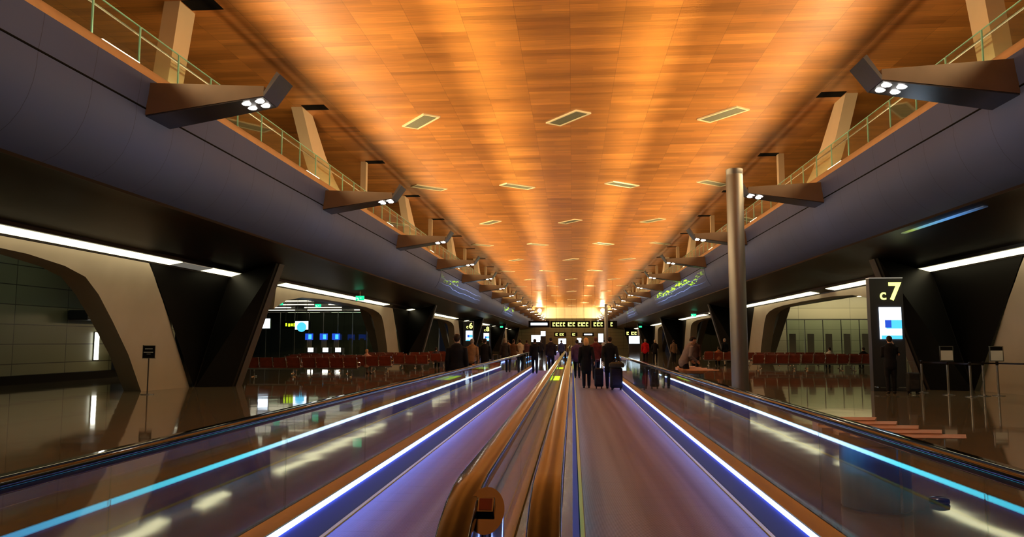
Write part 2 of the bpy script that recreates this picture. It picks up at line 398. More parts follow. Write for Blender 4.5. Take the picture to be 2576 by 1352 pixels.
for sgn, sd in ((-1, 'left'), (1, 'right')):
    for k in range(5):
        pier(sgn, 25.9 + 33*k, 'V-shaped pier with pale leaning leg and black infill, %s along the %s side' % (['nearest','second','third','fourth','farthest'][k], sd))

# ------------------------------------------------------------------ soffit strip lights
def strip_light(sgn, y0, y1, lit, label):
    o = MB().strip([(XC + sgn*12.84, 4.257), (XC + sgn*13.30, 4.174), (XC + sgn*13.30, 4.159), (XC + sgn*12.84, 4.240)], y0, y1, True, True).build('strip_light', M['strip'] if lit else M['stripoff'], smooth=0)
    tag(o, label, 'light', 'soffit strip lights')
for sgn, sd in ((-1,'left'), (1,'right')):
    n = 0
    segs = [(-8.0, 1.5), (4.0, 24.2), (26.35, 28.85)] if sgn < 0 else [(-8, 1.5), (4.0, 28.9)]
    for k in range(4):
        b = 33.4 + 33*k
        segs += [(b, b + 19.7), (b + 27.3, b + 30)] if sgn < 0 else [(b, b + 5.6), (b + 8.0, b + 25.5)]
    for a, b in segs[1:]:
        n += 1
        strip_light(sgn, a, b, True, 'glowing strip light under the %s gallery, %s segment from the front' % (sd, ORD[n]))
strip_light(-1, 24.22, 26.33, False, 'unlit grey segment between glowing strip lights above the nearest left pier')

# ------------------------------------------------------------------ gallery arms with lamps
def arm(sgn, y0, label):
    t = thing('gallery_lamp', label, 'light', (XC + sgn*8.3, y0, 6.5), 0, 'light arms along the galleries')
    P = lambda a, y, z: (XC + sgn*a, y0 + y, z)
    A = [P(8.6,0,6.16), P(8.6,1.0,6.16), P(8.6,1.0,6.86), P(8.6,0,6.86)]
    B = [P(6.05,.14,6.56), P(6.05,.86,6.56), P(6.05,.86,6.76), P(6.05,.14,6.76)]
    MB().hull2(A, B).build('arm_beam', M['arm'], t, world=True, smooth=0)
    A = [P(8.5,.03,6.148), P(8.5,.97,6.148), P(8.5,.97,6.170), P(8.5,.03,6.170)]
    B = [P(6.06,.15,6.534), P(6.06,.85,6.534), P(6.06,.85,6.556), P(6.06,.15,6.556)]
    MB().hull2(A, B).build('underside_panel', M['armdark'], t, world=True, smooth=0)
    A = [P(6.05,.14,6.54), P(6.05,.86,6.54), P(6.05,.86,6.64), P(6.05,.14,6.64)]
    B = [P(5.72,.14,7.0), P(5.72,.86,7.0), P(5.79,.86,7.06), P(5.79,.14,7.06)]
    MB().hull2(A, B).build('wing_tip', M['mirror'], t, world=True, smooth=0)
    for i, (a, y) in enumerate(((6.22,.34),(6.22,.64),(6.50,.34),(6.50,.64))):
        z = 6.545 - (a - 6.05)*.158
        MB().lathe([(.03,-.022),(.085,-.02),(.10,0),(.10,.03)], 12, P(a, y, z)).build('lamp_lens', M['lamp'], t, world=True)
    MB().box(*sorted((XC + sgn*8.60, XC + sgn*8.84)), y0 - 1.25, y0 - .02, 7.235, 7.27).build('cove_lens', M['cove'], t, world=True, smooth=0)  # emissive strip on the gallery lip beside the arm
    # added unseen area lights: broad wash and tight band on the ceiling, gallery fill
    for nme, tx, en, sp in (('edge_wash', 0.0, WASH, 140), ('edge_band', 2.45, BAND, 10), ('gallery_wash', 10.4, GWASH, 170)):
        ld = bpy.data.lights.new(nme, 'AREA'); ld.shape = 'RECTANGLE'; ld.size = 10.8; ld.size_y = .12
        ld.energy = en; ld.color = (1, .80, .46) if tx == 2.45 else (1, .70, .35); ld.spread = R(sp)
        lo = bpy.data.objects.new(nme, ld); C.objects.link(lo); lo.parent = t
        p = Vector(P(9.15 if tx > 9 else 8.42, 5.5, 7.34)); d = Vector((XC + sgn*tx, y0 + 5.5, ZC)) - p
        z = -d.normalized(); x = Vector((0,1,0)); y = z.cross(x)
        lo.matrix_local = Matrix.Translation(p - t.location) @ Matrix((x, y, z)).transposed().to_4x4()
    return t
ARM_Y = [14.3 + 11*k for k in range(-1, 16)]
for sgn, sd in ((-1, 'left'), (1, 'right')):
    for k, y in enumerate(ARM_Y):
        lab = 'tapered lamp arm with upturned tip, %s along the %s gallery' % (ORD[k], sd) if k else 'tapered lamp arm on the %s gallery just above the camera' % sd
        arm(sgn, y, lab)

# ------------------------------------------------------------------ gallery glass balustrades, one per bay
def balustrade(sgn, y0, label):
    t = thing('glass_balustrade', label, 'railing', (XC + sgn*8.9, y0, 7.2), 0, 'glass balustrades of the galleries')
    x0, x1 = sorted((XC + sgn*8.885, XC + sgn*8.905)); n = 7; wd = 11/n
    for i in range(n):
        a = y0 + i*wd + .02; b = y0 + (i+1)*wd - .02
        MB().box(x0, x1, a, b, 7.22, 8.22).build('glass_panel', M['gglass'], t, world=True, smooth=0)
    e = MB()
    for i in range(n): e.box(x0 - .004, x1 + .004, y0 + i*wd + .0, y0 + i*wd + .035, 7.22, 8.22)
    for i in range(n): e.box(x0 - .002, x1 + .002, y0 + i*wd + .04, y0 + (i+1)*wd - .005, 8.21, 8.228)
    e.build('glass_edge', M['gedge'], t, world=True, smooth=0)
    hx = XC + sgn*9.02
    MB().tube([(hx, y0, 8.12), (hx, y0 + 11, 8.12)], .028, 8).build('handrail', M['steel'], t, world=True)
    return t
for sgn, sd in ((-1, 'left'), (1, 'right')):
    for k in range(16):
        balustrade(sgn, ARM_Y[k] + .4, 'clear glass railing of the %s gallery, bay behind the %s lamp arm' % (sd, ORD[k]) if k else 'clear glass railing of the %s gallery, bay nearest the camera' % sd)

# ------------------------------------------------------------------ gallery columns with black ceiling recesses
for sgn, sd in ((-1, 'left'), (1, 'right')):
    for k in range(21):
        y0 = 17.3 + 8.25*k
        t = thing('gallery_column', '%s tan column on the %s gallery, %s from the front' % ('slim upright' if k % 2 == 0 and k else 'wide leaning', sd, ORD[k+1]), 'column', (XC + sgn*9.6, y0, 7.12), 0, 'gallery columns')
        P = lambda a, y, z: (XC + sgn*a, y, z)
        if k % 2 == 0 and k:
            MB().box(*sorted((XC + sgn*9.3, XC + sgn*9.55)), y0 - .15, y0 + .15, 7.12, ZC).build('shaft', M['column'], t, world=True, smooth=0)
        elif k:
            rings = []
            for (ya, yb, z) in ((3.2, 7.2, 7.12), (2.4, 5.2, 7.5), (1.7, 3.7, 8.1), (.9, 2.5, 8.8), (-.1, 1.0, ZC)):
                rings.append([P(9.35, y0 + ya, z), P(9.35, y0 + yb, z), P(9.75, y0 + yb, z), P(9.75, y0 + ya, z)])
            MB().loft(rings).build('shaft', M['column'], t, world=True, smooth=30)
        else:
            A = [P(9.35, y0 - .75, 7.12), P(9.35, y0 - .1, 7.12), P(9.75, y0 - .1, 7.12), P(9.75, y0 - .75, 7.12)]
            B = [P(9.35, y0 - .25, ZC), P(9.35, y0 + .5, ZC), P(9.75, y0 + .5, ZC), P(9.75, y0 - .25, ZC)]
            MB().hull2(A, B).build('shaft', M['column'], t, world=True, smooth=0)
        MB().box(*sorted((XC + sgn*8.5, XC + sgn*9.32)), y0 - .28, y0 + .28, ZC - .012, ZC + .03).build('ceiling_recess', M['hole'], t, world=True, smooth=0)

# ------------------------------------------------------------------ ceiling vents
def vent(x, y, ang, label):
    t = thing('ceiling_vent', label, 'vent', (x, y, ZC), R(ang), 'vents in the timber ceiling')
    l_, w_ = 1.75, .55
    MB().box(-l_/2, l_/2, -w_/2, w_/2, -.03, -.012).build('grille', M['grille'], t, smooth=0)
    f = MB()
    f.box(-l_/2 - .07, l_/2 + .07, -w_/2 - .07, -w_/2, -.05, 0).box(-l_/2 - .07, l_/2 + .07, w_/2, w_/2 + .07, -.05, 0)
    f.box(-l_/2 - .07, -l_/2, -w_/2, w_/2, -.05, 0).box(l_/2, l_/2 + .07, -w_/2, w_/2, -.05, 0)
    f.build('frame', M['frame'], t, smooth=0)
for r in range(13):
    y = 27.5 + 12.2*r
    xs = (-5.65, -.1, 5.55) if r % 2 == 0 else (-7.65, -2.87, 2.68, 7.45)
    for i, x in enumerate(xs):
        pos = (['left','middle','right'] if r % 2 == 0 else ['far left','inner left','inner right','far right'])[i]
        vent(x, y, -53 if r % 2 == 0 else 40, 'slanted vent in the timber ceiling, %s of the %s row' % (pos, ORD[r+1]))

# ------------------------------------------------------------------ moving walkways
def rail_path(x, y0, y1, z, near=True, far=True):
    p = []
    a, b = .80, .36
    def arc(yc, s):
        q = []
        for i in range(0, 15):
            th = math.pi*i/14
            q.append((x, yc - s*a*math.sin(th), z - b + b*math.cos(th)))
        return q
    if near: p += arc(y0, 1)[::-1]
    else: p.append((x, y0, z))
    if far: p += arc(y1, -1)
    else: p.append((x, y1, z))
    return p
def walkway(xl, xr, bel, br, y0, y1, label, belt, leftc, rightc, prefix=0):
    """xl/xr: glass planes, bel/br: belt edges; leftc/rightc: this side is the middle one, which ends in a newel"""
    t = thing('moving_walkway', label, 'moving walkway', ((xl+xr)/2, y0, 0))
    MB().box(bel, br, y0, y1, -.02, .012).build('belt', belt, t, world=True, smooth=0)
    for side, xg, xb, mid in ((-1, xl, bel, leftc), (1, xr, br, rightc)):
        s = side
        MB().box(*sorted((xb, xb - s*.035)), y0, y1, .013, .024).build('yellow_edge', M['yellow'], t, world=True, smooth=0)
        MB().strip([(xb, 0), (xb + s*.088, .197), (xb + s*.10, .197), (xb + s*.10, 0)], y0, y1, True, True).build('skirt_panel', M['skirt'], t, world=True, smooth=0)
        MB().box(*sorted((xb + s*.068, xb + s*.12)), y0, y1, .198, .25).build('led_strip', M['led'] if mid else M['ledw'], t, world=True, smooth=0)
        MB().strip([(xb + s*.062, .252), (xb + s*.066, .262), (xg - s*.012, .305), (xg - s*.012, 0), (xb + s*.122, 0), (xb + s*.122, .252)], y0, y1, True, True).build('inner_deck', M['deck'], t, world=True, smooth=0)
        gy0 = 3.1 if (mid and y0 < 3) else y0
        n = 1; step = 2.28; off = 3.58
        ys = [gy0]; q = off - 2*step
        while q < y1 - .3:
            if q > gy0 + .3: ys.append(q)
            q += step
        ys.append(y1)
        for a_, b_ in zip(ys[:-1], ys[1:]):
            MB().box(xg - .006, xg + .006, a_ + .006, b_ - .006, .27, 1.02).build('glass_panel', M['wglass'], t, world=True, smooth=0)
        if mid and y0 < 3:        # rounded glass end under the curved rail
            pts = [(gy0 - .004, .30)] + [(gy0 - .004 - .74*math.sin(math.pi*i/14), .66 + .35*math.cos(math.pi*i/14)) for i in range(15)]
            MB().hull2([(xg - .006, a_, b_) for a_, b_ in pts], [(xg + .006, a_, b_) for a_, b_ in pts]).build('glass_panel', M['wglass'], t, world=True, smooth=0)
        path = rail_path(xg, gy0, y1, 1.035, near=(mid and y0 < 3) or y0 > 10, far=True)
        rings = []
        for i, p in enumerate(path):
            tv = (Vector(path[min(i+1, len(path)-1)]) - Vector(path[max(i-1, 0)])).normalized()
            nv = Vector((1,0,0)).cross(tv)
            prof = [(-.058,-.014),(-.059,.022),(-.056,.031),(-.049,.036),(0,.037),(.049,.036),(.056,.031),(.059,.022),(.058,-.014),(.050,-.024),(.012,-.026),(-.012,-.026),(-.050,-.024)]
            rings.append([Vector(p) + Vector((u, 0, 0)) + nv*v for u, v in prof])
        MB().loft(rings).build('handrail', M['rubber'] if mid else M['rubbero'], t, world=True, smooth=50)
    return t
walkway(-2.24, -.40, -2.06, -.58, -6, 42, 'left moving walkway with lilac belt and glowing blue edge strip', M['beltl'], False, True)
walkway(-.10, 1.82, .055, 1.63, -6, 42, 'right moving walkway with grey ribbed belt and couple standing on it', M['beltr'], True, False)
walkway(-2.24, -.40, -2.06, -.58, 66, 110, 'farther left moving walkway beyond the first pair', M['beltl'], False, True)
walkway(-.10, 1.82, .055, 1.63, 66, 110, 'farther right moving walkway beyond the first pair', M['beltr'], True, False)
o = MB().strip([(-.386,.0),(-.386,.30),(-.33,.318),(-.17,.318),(-.114,.30),(-.114,0)], 3.0, 42, True, True).build('steel_divider', M['deck'], smooth=0)
tag(o, 'shiny steel deck running between the two middle handrails', 'divider')
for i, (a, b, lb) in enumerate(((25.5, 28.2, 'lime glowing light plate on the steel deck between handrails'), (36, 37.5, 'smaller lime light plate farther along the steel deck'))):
    o = MB().box(-.33, -.14, a, b, .318, .335).build('light_plate', M['lime'], smooth=0); tag(o, lb, 'light')  # glowing plates stand in for lime reflections on the deck

# emergency stop post between the newels
t = thing('stop_post', 'round chrome post with square red stop button between the two handrail ends', 'stop button', (-.312, 2.75, 0))
tilt = Matrix.Rotation(R(52), 3, 'X')
MB().loft([[( .066*math.cos(a), .066*math.sin(a), z0 if z0 < .5 else 1.0 + .066*math.sin(a)*1.05) for a in [2*math.pi*i/32 for i in range(32)]] for z0 in (0, 1.0)]).build('post', M['chrome'], t)
top = Matrix.Rotation(R(46.4), 3, 'X')
MB().obox((0,0,1.012) , (.062,.066,.024), top).build('button_housing', M['rubber'], t, bevel=.003)
MB().obox(Vector((0,0,1.012)) + top @ Vector((0,0,.0145)), (.056,.056,.004), top).build('button_frame', M['chrome'], t)
MB().obox(Vector((0,0,1.012)) + top @ Vector((0,0,.0165)), (.046,.046,.004), top).build('button', pm('stop_red', (.35,.06,.03), .2, coat=1), t)

# ------------------------------------------------------------------ round air columns
def air_column(x, y, h, r, label):
    t = thing('air_column', label, 'pillar', (x, y, 0))
    MB().lathe([(r+.02,0),(r+.02,.12),(r,.13),(r,h-.16),(r*.985,h-.15),(r*.985,h-.12),(r,h-.11),(r,h),(r*.9,h+.01)], 40).build('shaft', M['pillar'], t)
air_column(4.08, 19.02, 5.9, .205, 'tall round grey steel column beside the right walkway')
air_column(3.9, 88, 5.9, .205, 'distant round grey column far along the right side of the hall')

# ------------------------------------------------------------------ steel drums with copper slatted tops
def drum(x, y, rz, label, g='drums with copper tops'):
    t = thing('steel_drum', label, 'drum', (x, y, 0), rz, g)
    MB().lathe([(.30,0),(.315,.02),(.315,.60),(.30,.62)], 40).build('drum_body', vary(pm('drum_steel', (.22,.34,.52), .3, metal=.8), 15, .08, (1,1,.05)), t)
    MB().box(.10,.125,-.312,-.300,.02,.6).build('seam_strip', M['chrome'], t, smooth=0)
    rings = []
    for s, z in ((.50,.585),(.74,.62),(.95,.68),(1.0,.715)):
        rings.append([(.02 + s*(.50 if math.cos(a) < 0 else .46)*math.cos(a), s*.42*math.sin(a), z) for a in [2*math.pi*i/40 for i in range(40)]])
    MB().loft(rings).build('bowl', M['copper'], t)
    for i in range(5):
        y1 = .42 - i*.17; xl = -.36 - .10*(2 - abs(i - 1.6)); xr = .14 + .135*i; z1 = .825 - .022*i
        MB().hull2([(xl, y1 - .19, .715), (xr - .03, y1 - .19, .715), (xr + .06, y1, .715), (xl, y1, .715)],
                   [(xl, y1 - .19, z1 - .012), (xr - .03, y1 - .19, z1 - .012), (xr + .06, y1, z1), (xl, y1, z1)]).build('slat', M['copper'], t, smooth=0, bevel=.004)
    return t
drum(2.92, 7.75, R(0), 'steel drum with stepped copper slats just beyond the right glass, nearest the camera')
drum(3.75, 24.1, R(8), 'steel drum with copper top that the stooping person in grey leans on')
t = thing('floor_outlet', 'small flat black oval box on the floor right of the near steel drum', 'floor box', (3.62, 8.0, 0))
MB().lathe([(.085,0),(.095,.015),(.09,.05),(.06,.06)], 24).build('cover', M['rubber'], t)  # low black oval puck
MB().box(-.05,.05,-.10,-.088,.018,.026).build('metal_lip', M['chrome'], t, smooth=0)

# ------------------------------------------------------------------ airport benches
def make_bench(label, group):
    t = thing('airport_bench', label, 'bench', (0,0,0), 0, group)
    for i in range(4):
        cx = -.96 + .64*i
        MB().loft([[(cx + a*.29, -.02 + b, z) for a, b, z in ((-1, 0, .40), (1, 0, .40), (1, .50, .43), (-1, .50, .43))],
                   [(cx + a*.29, -.02 + b, z) for a, b, z in ((-1, 0, .46), (1, 0, .46), (1, .50, .49), (-1, .50, .49))]]).build('seat', M['leather'], t, bevel=.02)
        MB().loft([[(cx - .29, -.03 - .10*k, .46 + .42*k - 0), (cx + .29, -.03 - .10*k, .46 + .42*k), (cx + .29, .03 - .10*k, .46 + .42*k), (cx - .29, .03 - .10*k, .46 + .42*k)] for k in (0, .35, .7, 1.0)]).build('backrest', M['leather'], t, bevel=.015)
    for i in range(5):
        x = -1.28 + .64*i
        MB().tube([(x, -.03, .42), (x, -.09, .62), (x, -.17, .87)], .020, 6).tube([(x, -.06, .64), (x, .18, .66), (x, .40, .64), (x, .40, .44)], .016, 6).build('armrest', M['chrome'], t)
    MB().box(-1.25, 1.25, .14, .22, .33, .39).build('beam', M['steel'], t, smooth=0)
    for x in (-.96, .96):
        MB().tube([(x, .18, .36), (x, .18, .03)], .025, 8).tube([(x, -.10, .02), (x, .46, .02)], .02, 8).build('leg', M['chrome'], t)
    return t
b0 = None
BL = [(-13.55,33.6),(-10.95,33.7),(-13.0,37.0),(-10.2,37.0),(-9.05,40.6),(-11.7,40.6),(-8.5,45.2),(-11.2,45.2),(-14.5,41.5),(-12.5,50),(-9.6,50.5),(-15.6,46),(-9.4,56)]
BR = [(11.1,42.6),(13.75,42.8),(16.4,43.0),(12.2,46.5),(14.9,46.6),(17.6,46.8),(10.0,51.5),(12.7,51.6),(15.4,52),(11,57)]
for i, (x, y) in enumerate(BL):
    lab = ['front row of four dark red seats on the left, beside the nearest pier', 'front row of four dark red seats on the left, nearer the walkway'][i] if i < 2 else 'dark red four-seat bench in the rear rows of the left lounge'
    gp = None if i < 2 else 'benches of the left lounge'
    if b0 is None: b0 = make_bench(lab, gp or 'benches'); b0.location = (x, y, 0); continue
    r = dup(b0, (x, y, 0), R(random.uniform(-2, 2)), lab, gp or 'benches')
for i, (x, y) in enumerate(BR):
    lab = ['front row of dark red seats in the right lounge, nearest the round column', 'middle bench of the front row of seats in the right lounge', 'front-row bench of the right lounge nearest the glass with pale stripes'][i] if i < 3 else 'dark red four-seat bench in the rear rows of the right lounge'
    dup(b0, (x, y, 0), R(random.uniform(-2, 2)), lab, 'benches' if i < 3 else 'benches of the right lounge')

# ------------------------------------------------------------------ text helper
def text(s, size, mat, name, parent, loc, rot=(R(90),0,0), ext=.01, off=0.0, shear=0):
    cu = bpy.data.curves.new(name, 'FONT'); cu.body = s; cu.size = size; cu.extrude = ext; cu.offset = off; cu.shear = shear
    tmp = bpy.data.objects.new('tmp', cu); C.objects.link(tmp)
    me = bpy.data.meshes.new_from_object(tmp.evaluated_get(bpy.context.evaluated_depsgraph_get()))
    bpy.data.objects.remove(tmp); me.materials.clear(); me.materials.append(mat)
    o = bpy.data.objects.new(name, me); C.objects.link(o); o.parent = parent; o.location = loc; o.rotation_euler = rot
    return o
def totem(x, y, num, label, h=3.67):
    t = thing('gate_totem', label, 'gate sign', (x, y, 0), 0, 'gate totems')
    MB().box(-.53,.53,0,.28,0,h).build('panel', pm('totem_panel', (.04,.042,.05), .3, metal=.3), t, smooth=0, bevel=.01)
    MB().box(-.53,.53,-.02,.28,h,h+.02).build('top_trim', pm('totem_trim', (.6,.58,.5), .3, emit=(1,.95,.8), es=.35), t, smooth=0)
    text('c', .50, M['gtext'], 'gate_letter', t, (-.22, -.012, h - .70), off=.006)
    text(num, .80, M['gtext'], 'gate_number', t, (.06, -.012, h - .70), off=.02)
    s = MB().box(-.26,.43,-.03,.0,1.68,2.72).build('screen', M['screen'], t, smooth=0)
    MB().box(-.06,.43,-.036,-.03,2.02,2.30).build('image_block', M['screenc'], s, smooth=0)
    MB().box(-.10,.10,-.040,-.036,2.05,2.30).build('image_block', M['screenb'], s, smooth=0)
    MB().box(-.22,.43,-.036,-.03,1.68,1.80).build('image_block', M['screenc'], s, smooth=0)
    MB().box(-.55,.75,-.42,-.38,.13,.16).build('foot_rail', M['chrome'], t, smooth=0)
    for xx in (-.5, .7): MB().box(xx-.015, xx+.015, -.42, 0, .13, .16).build('rail_bracket', M['chrome'], t, smooth=0)
totem(10.26, 25.6, '7', 'dark gate totem reading c7 with bright screen, in front of the right pier')
totem(-10.75, 78, '6', 'small distant totem reading c6 on the left')
totem(-11.35, 99, '8', 'small distant totem reading c8, right behind the c6 totem')

def exit_sign(x, y, z, label):
    t = thing('exit_sign', label, 'exit sign', (x, y, z), 0, 'green exit signs')
    MB().box(-.24,.24,-.04,.04,-.13,.13).build('light_box', M['exit'], t, smooth=0)
    MB().box(-.20,-.10,-.046,-.04,-.02,.03).box(-.12,-.05,-.046,-.04,-.09,-.02).box(0,.10,-.046,-.04,-.01,.02).build('running_mark', M['exitw'], t, smooth=0)
    MB().tube([(0,0,.13),(0,0,(5.2 if abs(x) > 16 else 4.47) - z)], .012, 6, False).build('hanger', M['steel'], t)
for a in ((-12.0,42,4.05,'green exit sign hanging under the left gallery by the second strip light'),(11.5,73,4.1,'green exit sign hanging under the right gallery beside the round column'),
          (-11.6,124,4.0,'far green exit sign under the left gallery'),(11.0,124,4.0,'far green exit sign under the right gallery'),
          (-23,58,4.6,'green exit sign on the left lounge ceiling, nearer the pier'),(-20.6,60,4.5,'green exit sign beside the left lounge screen'),(18.5,57,4.75,'green exit sign before the beige wall in the right lounge')):
    exit_sign(*a)

# ------------------------------------------------------------------ queue posts and stand signs
def post(x, y, label):
    t = thing('queue_post', label, 'queue post', (x, y, 0), 0, 'queue posts before the right pier')
    MB().lathe([(.17,0),(.17,.015),(.10,.03),(.03,.04)], 24).build('base', M['steel'], t)
    MB().tube([(0,0,.03),(0,0,.93)], .032, 12, False).build('pole', M['steel'], t)
    MB().lathe([(.038,.90),(.04,.91),(.04,1.0),(.03,1.01)], 16).build('head', M['rubber'], t)
    return t
QP = [(10.98,25.0),(11.25,23.9),(11.50,23.1),(12.12,23.6),(12.58,23.7)]
for i, (x, y) in enumerate(QP):
    post(x, y, ['steel queue post nearest the c7 totem', 'steel queue post carrying the pale notice, before the black pier panel', 'steel queue post right of the pale notice', 'steel queue post before the pale right pier leg', 'steel queue post carrying the notice at the right edge'][i])
def belt(a, b, label):
    A, B = Vector((*a, .955)), Vector((*b, .955)); d = (B - A).normalized(); n = Vector((-d.y, d.x, 0))*.003
    A += d*.04; B -= d*.04
    o = MB().hull2([A - n + Vector((0,0,.025)), A - n - Vector((0,0,.025)), A + n - Vector((0,0,.025)), A + n + Vector((0,0,.025))],
               [B - n + Vector((0,0,.025)), B - n - Vector((0,0,.025)), B + n - Vector((0,0,.025)), B + n + Vector((0,0,.025))]).build('queue_belt', M['rubber'], smooth=0)
    tag(o, label, 'queue belt', 'queue belts')
for i in range(4): belt(QP[i], QP[i+1], 'black belt strung between the %s and %s queue posts from the totem' % (ORD[i+1], ORD[i+2]))
belt(QP[4], (14.6, 21.2), 'black queue belt running off to the right edge')
def notice(x, y, z, label, dark=False, w_=.40, h_=.46):
    t = thing('notice_card', label, 'notice', (x, y, z))
    MB().box(-w_/2, w_/2, -.012, .012, 0, h_).build('frame', M['steel'], t, smooth=0)
    MB().box(-w_/2+.03, w_/2-.03, -.018, -.012, .03, h_-.14).build('paper', M['dark'] if dark else M['white'], t, smooth=0)
    MB().box(-w_/2+.03, w_/2-.03, -.018, -.012, h_-.13, h_-.03).build('header', M['black'], t, smooth=0)
notice(11.25, 23.9, 1.01, 'pale framed notice with black header on the second queue post')
notice(12.58, 23.7, 1.01, 'pale framed notice with black header at the right edge')
t = thing('stand_sign', 'black square sign on a thin pole in front of the left pale leg', 'sign', (-12.9, 22.27, 0))
MB().lathe([(.19,0),(.19,.02),(.05,.035),(.02,.05)], 24).build('base', M['steel'], t)
MB().tube([(0,0,.04),(0,0,1.12)], .02, 8, False).build('pole', M['edge'], t)
s = MB().box(-.185,.185,-.02,.02,1.10,1.48).build('sign_board', M['black'], t, smooth=0)
MB().box(-.20,-.185,-.022,.022,1.09,1.49).box(-.2,.2,-.022,.022,1.085,1.1).build('board_frame', M['steel'], t, smooth=0)
MB().box(-.12,.12,-.024,-.02,1.37,1.385).box(-.16,.14,-.024,-.02,1.265,1.285).box(-.06,.06,-.024,-.02,1.215,1.225).build('text_lines', M['white'], s, smooth=0)

# ------------------------------------------------------------------ left wall fittings
for i, (y, z0, z1, lb) in enumerate(((31.9,.80,2.0,'bright upright tube light on the left olive wall'),(34.4,1.05,1.9,'short upright tube light behind the left wall counter'))):
    t = thing('tube_light', lb, 'light', (-20.9, y, z0))
    MB().box(-.06,.06,-.07,.07,0,z1-z0).build('tube', M['tube'], t, smooth=0)
    MB().box(-.12,-.06,-.09,.09,-.03,z1-z0+.03).build('backplate', M['dark'], t, smooth=0)
t = thing('wall_canopy', 'dark box canopy above the tube light on the left wall', 'canopy', (-21, 32.2, 2.5))
MB().box(0, .9, -2.2, 2.2, 0, .42).build('canopy_box', M['dark'], t, smooth=0, bevel=.05)
t = thing('service_counter', 'dark service counter with monitors beyond the left tube light', 'counter', (-20.6, 34.4, 0))
MB().box(-.4,.4,-1.2,1.2,.32,1.05).build('body', M['dark'], t, smooth=0)
MB().box(-.45,.45,-1.25,1.25,1.05,1.10).build('worktop', M['wallg'], t, smooth=0)
for yy in (-.7, .5):
    MB().box(.05,.09,yy-.3,yy+.3,1.22,1.62).box(.03,.08,yy-.03,yy+.03,1.10,1.24).build('monitor', M['black'], t, smooth=0)
o = MB().lathe([(.06,0),(.07,.01),(.05,.03)], 16, (-20.985, 25.5, 1.2), Matrix.Rotation(R(90), 3, 'Y')).build('door_viewer', M['black']); tag(o, 'small round black boss on the left olive wall', 'boss')

# ------------------------------------------------------------------ lounges: ceiling battens, screens, desks
n = 0
for r in range(9):
    y = 50 + 6.0*r
    for i in range(3):
        x = -17.5 - 5.2*i - (r % 2)*1.3 - r*.55
        n += 1
        o = MB().box(x - 1.9, x + 1.9, y - .07, y + .07, 4.97, 5.04).build('ceiling_batten', M['lounge'], smooth=0)
        tag(o, 'bright batten across the left lounge ceiling, %s row, %s from the hall' % (ORD[r+1], ORD[i+1]), 'light', 'left lounge battens')
for i, (x, y) in enumerate(((18.6,50),(21.6,50),(17.6,55),(20.8,55))):
    o = MB().box(x - 1.6, x + 1.6, y - .07, y + .07, 4.92, 5.0).build('ceiling_batten', M['lounge'], smooth=0)
    tag(o, 'bright batten on the right lounge ceiling, %s' % ['front row near the hall','front row behind the totem','back row near the hall','back row behind the totem'][i], 'light', 'right lounge battens')
for sd, sgn, ys in (('left', -1, (6, 13, 20, 27)), ('right', 1, (8, 16, 24, 32, 40))):  # battens hidden by the soffit, added to brighten the side walls
    for i, y in enumerate(ys):
        x = XC + sgn*18.3
        o = MB().box(x - .1, x + .1, y - 1.6, y + 1.6, 5.12, 5.2).build('ceiling_batten', M['batten'], smooth=0)
        tag(o, 'ceiling batten behind the %s arches, %s from the front' % (sd, ORD[i+1]), 'light', 'battens behind the arches')
for i, x in enumerate((17.4, 20.2, 23.0)):  # strong battens added close in to brighten the beige wall
    o = MB().box(x - 1.25, x + 1.25, 60.2, 60.5, 5.08, 5.2).build('ceiling_batten', M['wallwash'], smooth=0)
    tag(o, 'batten washing the beige wall of the right lounge, %s from the hall' % ORD[i+1], 'light', 'battens before the beige wall')
def hung_screen(x, y, z, w_, h_, label, blob=False):
    t = thing('hanging_screen', label, 'screen', (x, y, z))
    MB().box(-w_/2-.04, w_/2+.04, 0, .08, -h_/2-.04, h_/2+.04).build('casing', M['dark'], t, smooth=0)
    s = MB().box(-w_/2, w_/2, -.01, 0, -h_/2, h_/2).build('display', M['screen'], t, smooth=0)
    if blob: MB().lathe([(.36,0),(.36,.006)], 20, (0, -.014, -.12), Matrix.Rotation(R(90), 3, 'X')).build('image_blob', M['screenc'], s)
    MB().tube([(-w_*.35,.04,h_/2),(-w_*.35,.04,5.2-z)], .012, 6).tube([(w_*.35,.04,h_/2),(w_*.35,.04,5.2-z)], .012, 6).build('hanger', M['steel'], t)
hung_screen(-22.9, 55, 2.95, .75, .72, 'square white screen hanging in the left lounge, nearer the pier')
hung_screen(-20.1, 55, 2.80, 1.0, .62, 'wide screen with cyan picture hanging in the left lounge', True)
t = thing('gate_board', 'dark board with lime letters hanging in the left lounge between two screens', 'sign', (-21.6, 58, 2.9))
MB().box(-1.2,1.1,0,.1,-.3,.3).build('board', M['black'], t, smooth=0)
g = MB()
for i in range(8): g.box(-.9 + i*.22, -.9 + i*.22 + random.choice((.12,.16)), -.012, 0, -.10 - .02*(i % 2), .12 + .03*(i % 3 == 0))
g.build('lettering', M['lime'], t, smooth=0)
for xx in (-.9, .8): MB().tube([(xx,.05,.3),(xx,.05,2.3)], .012, 6, False).build('hanger', M['steel'], t)
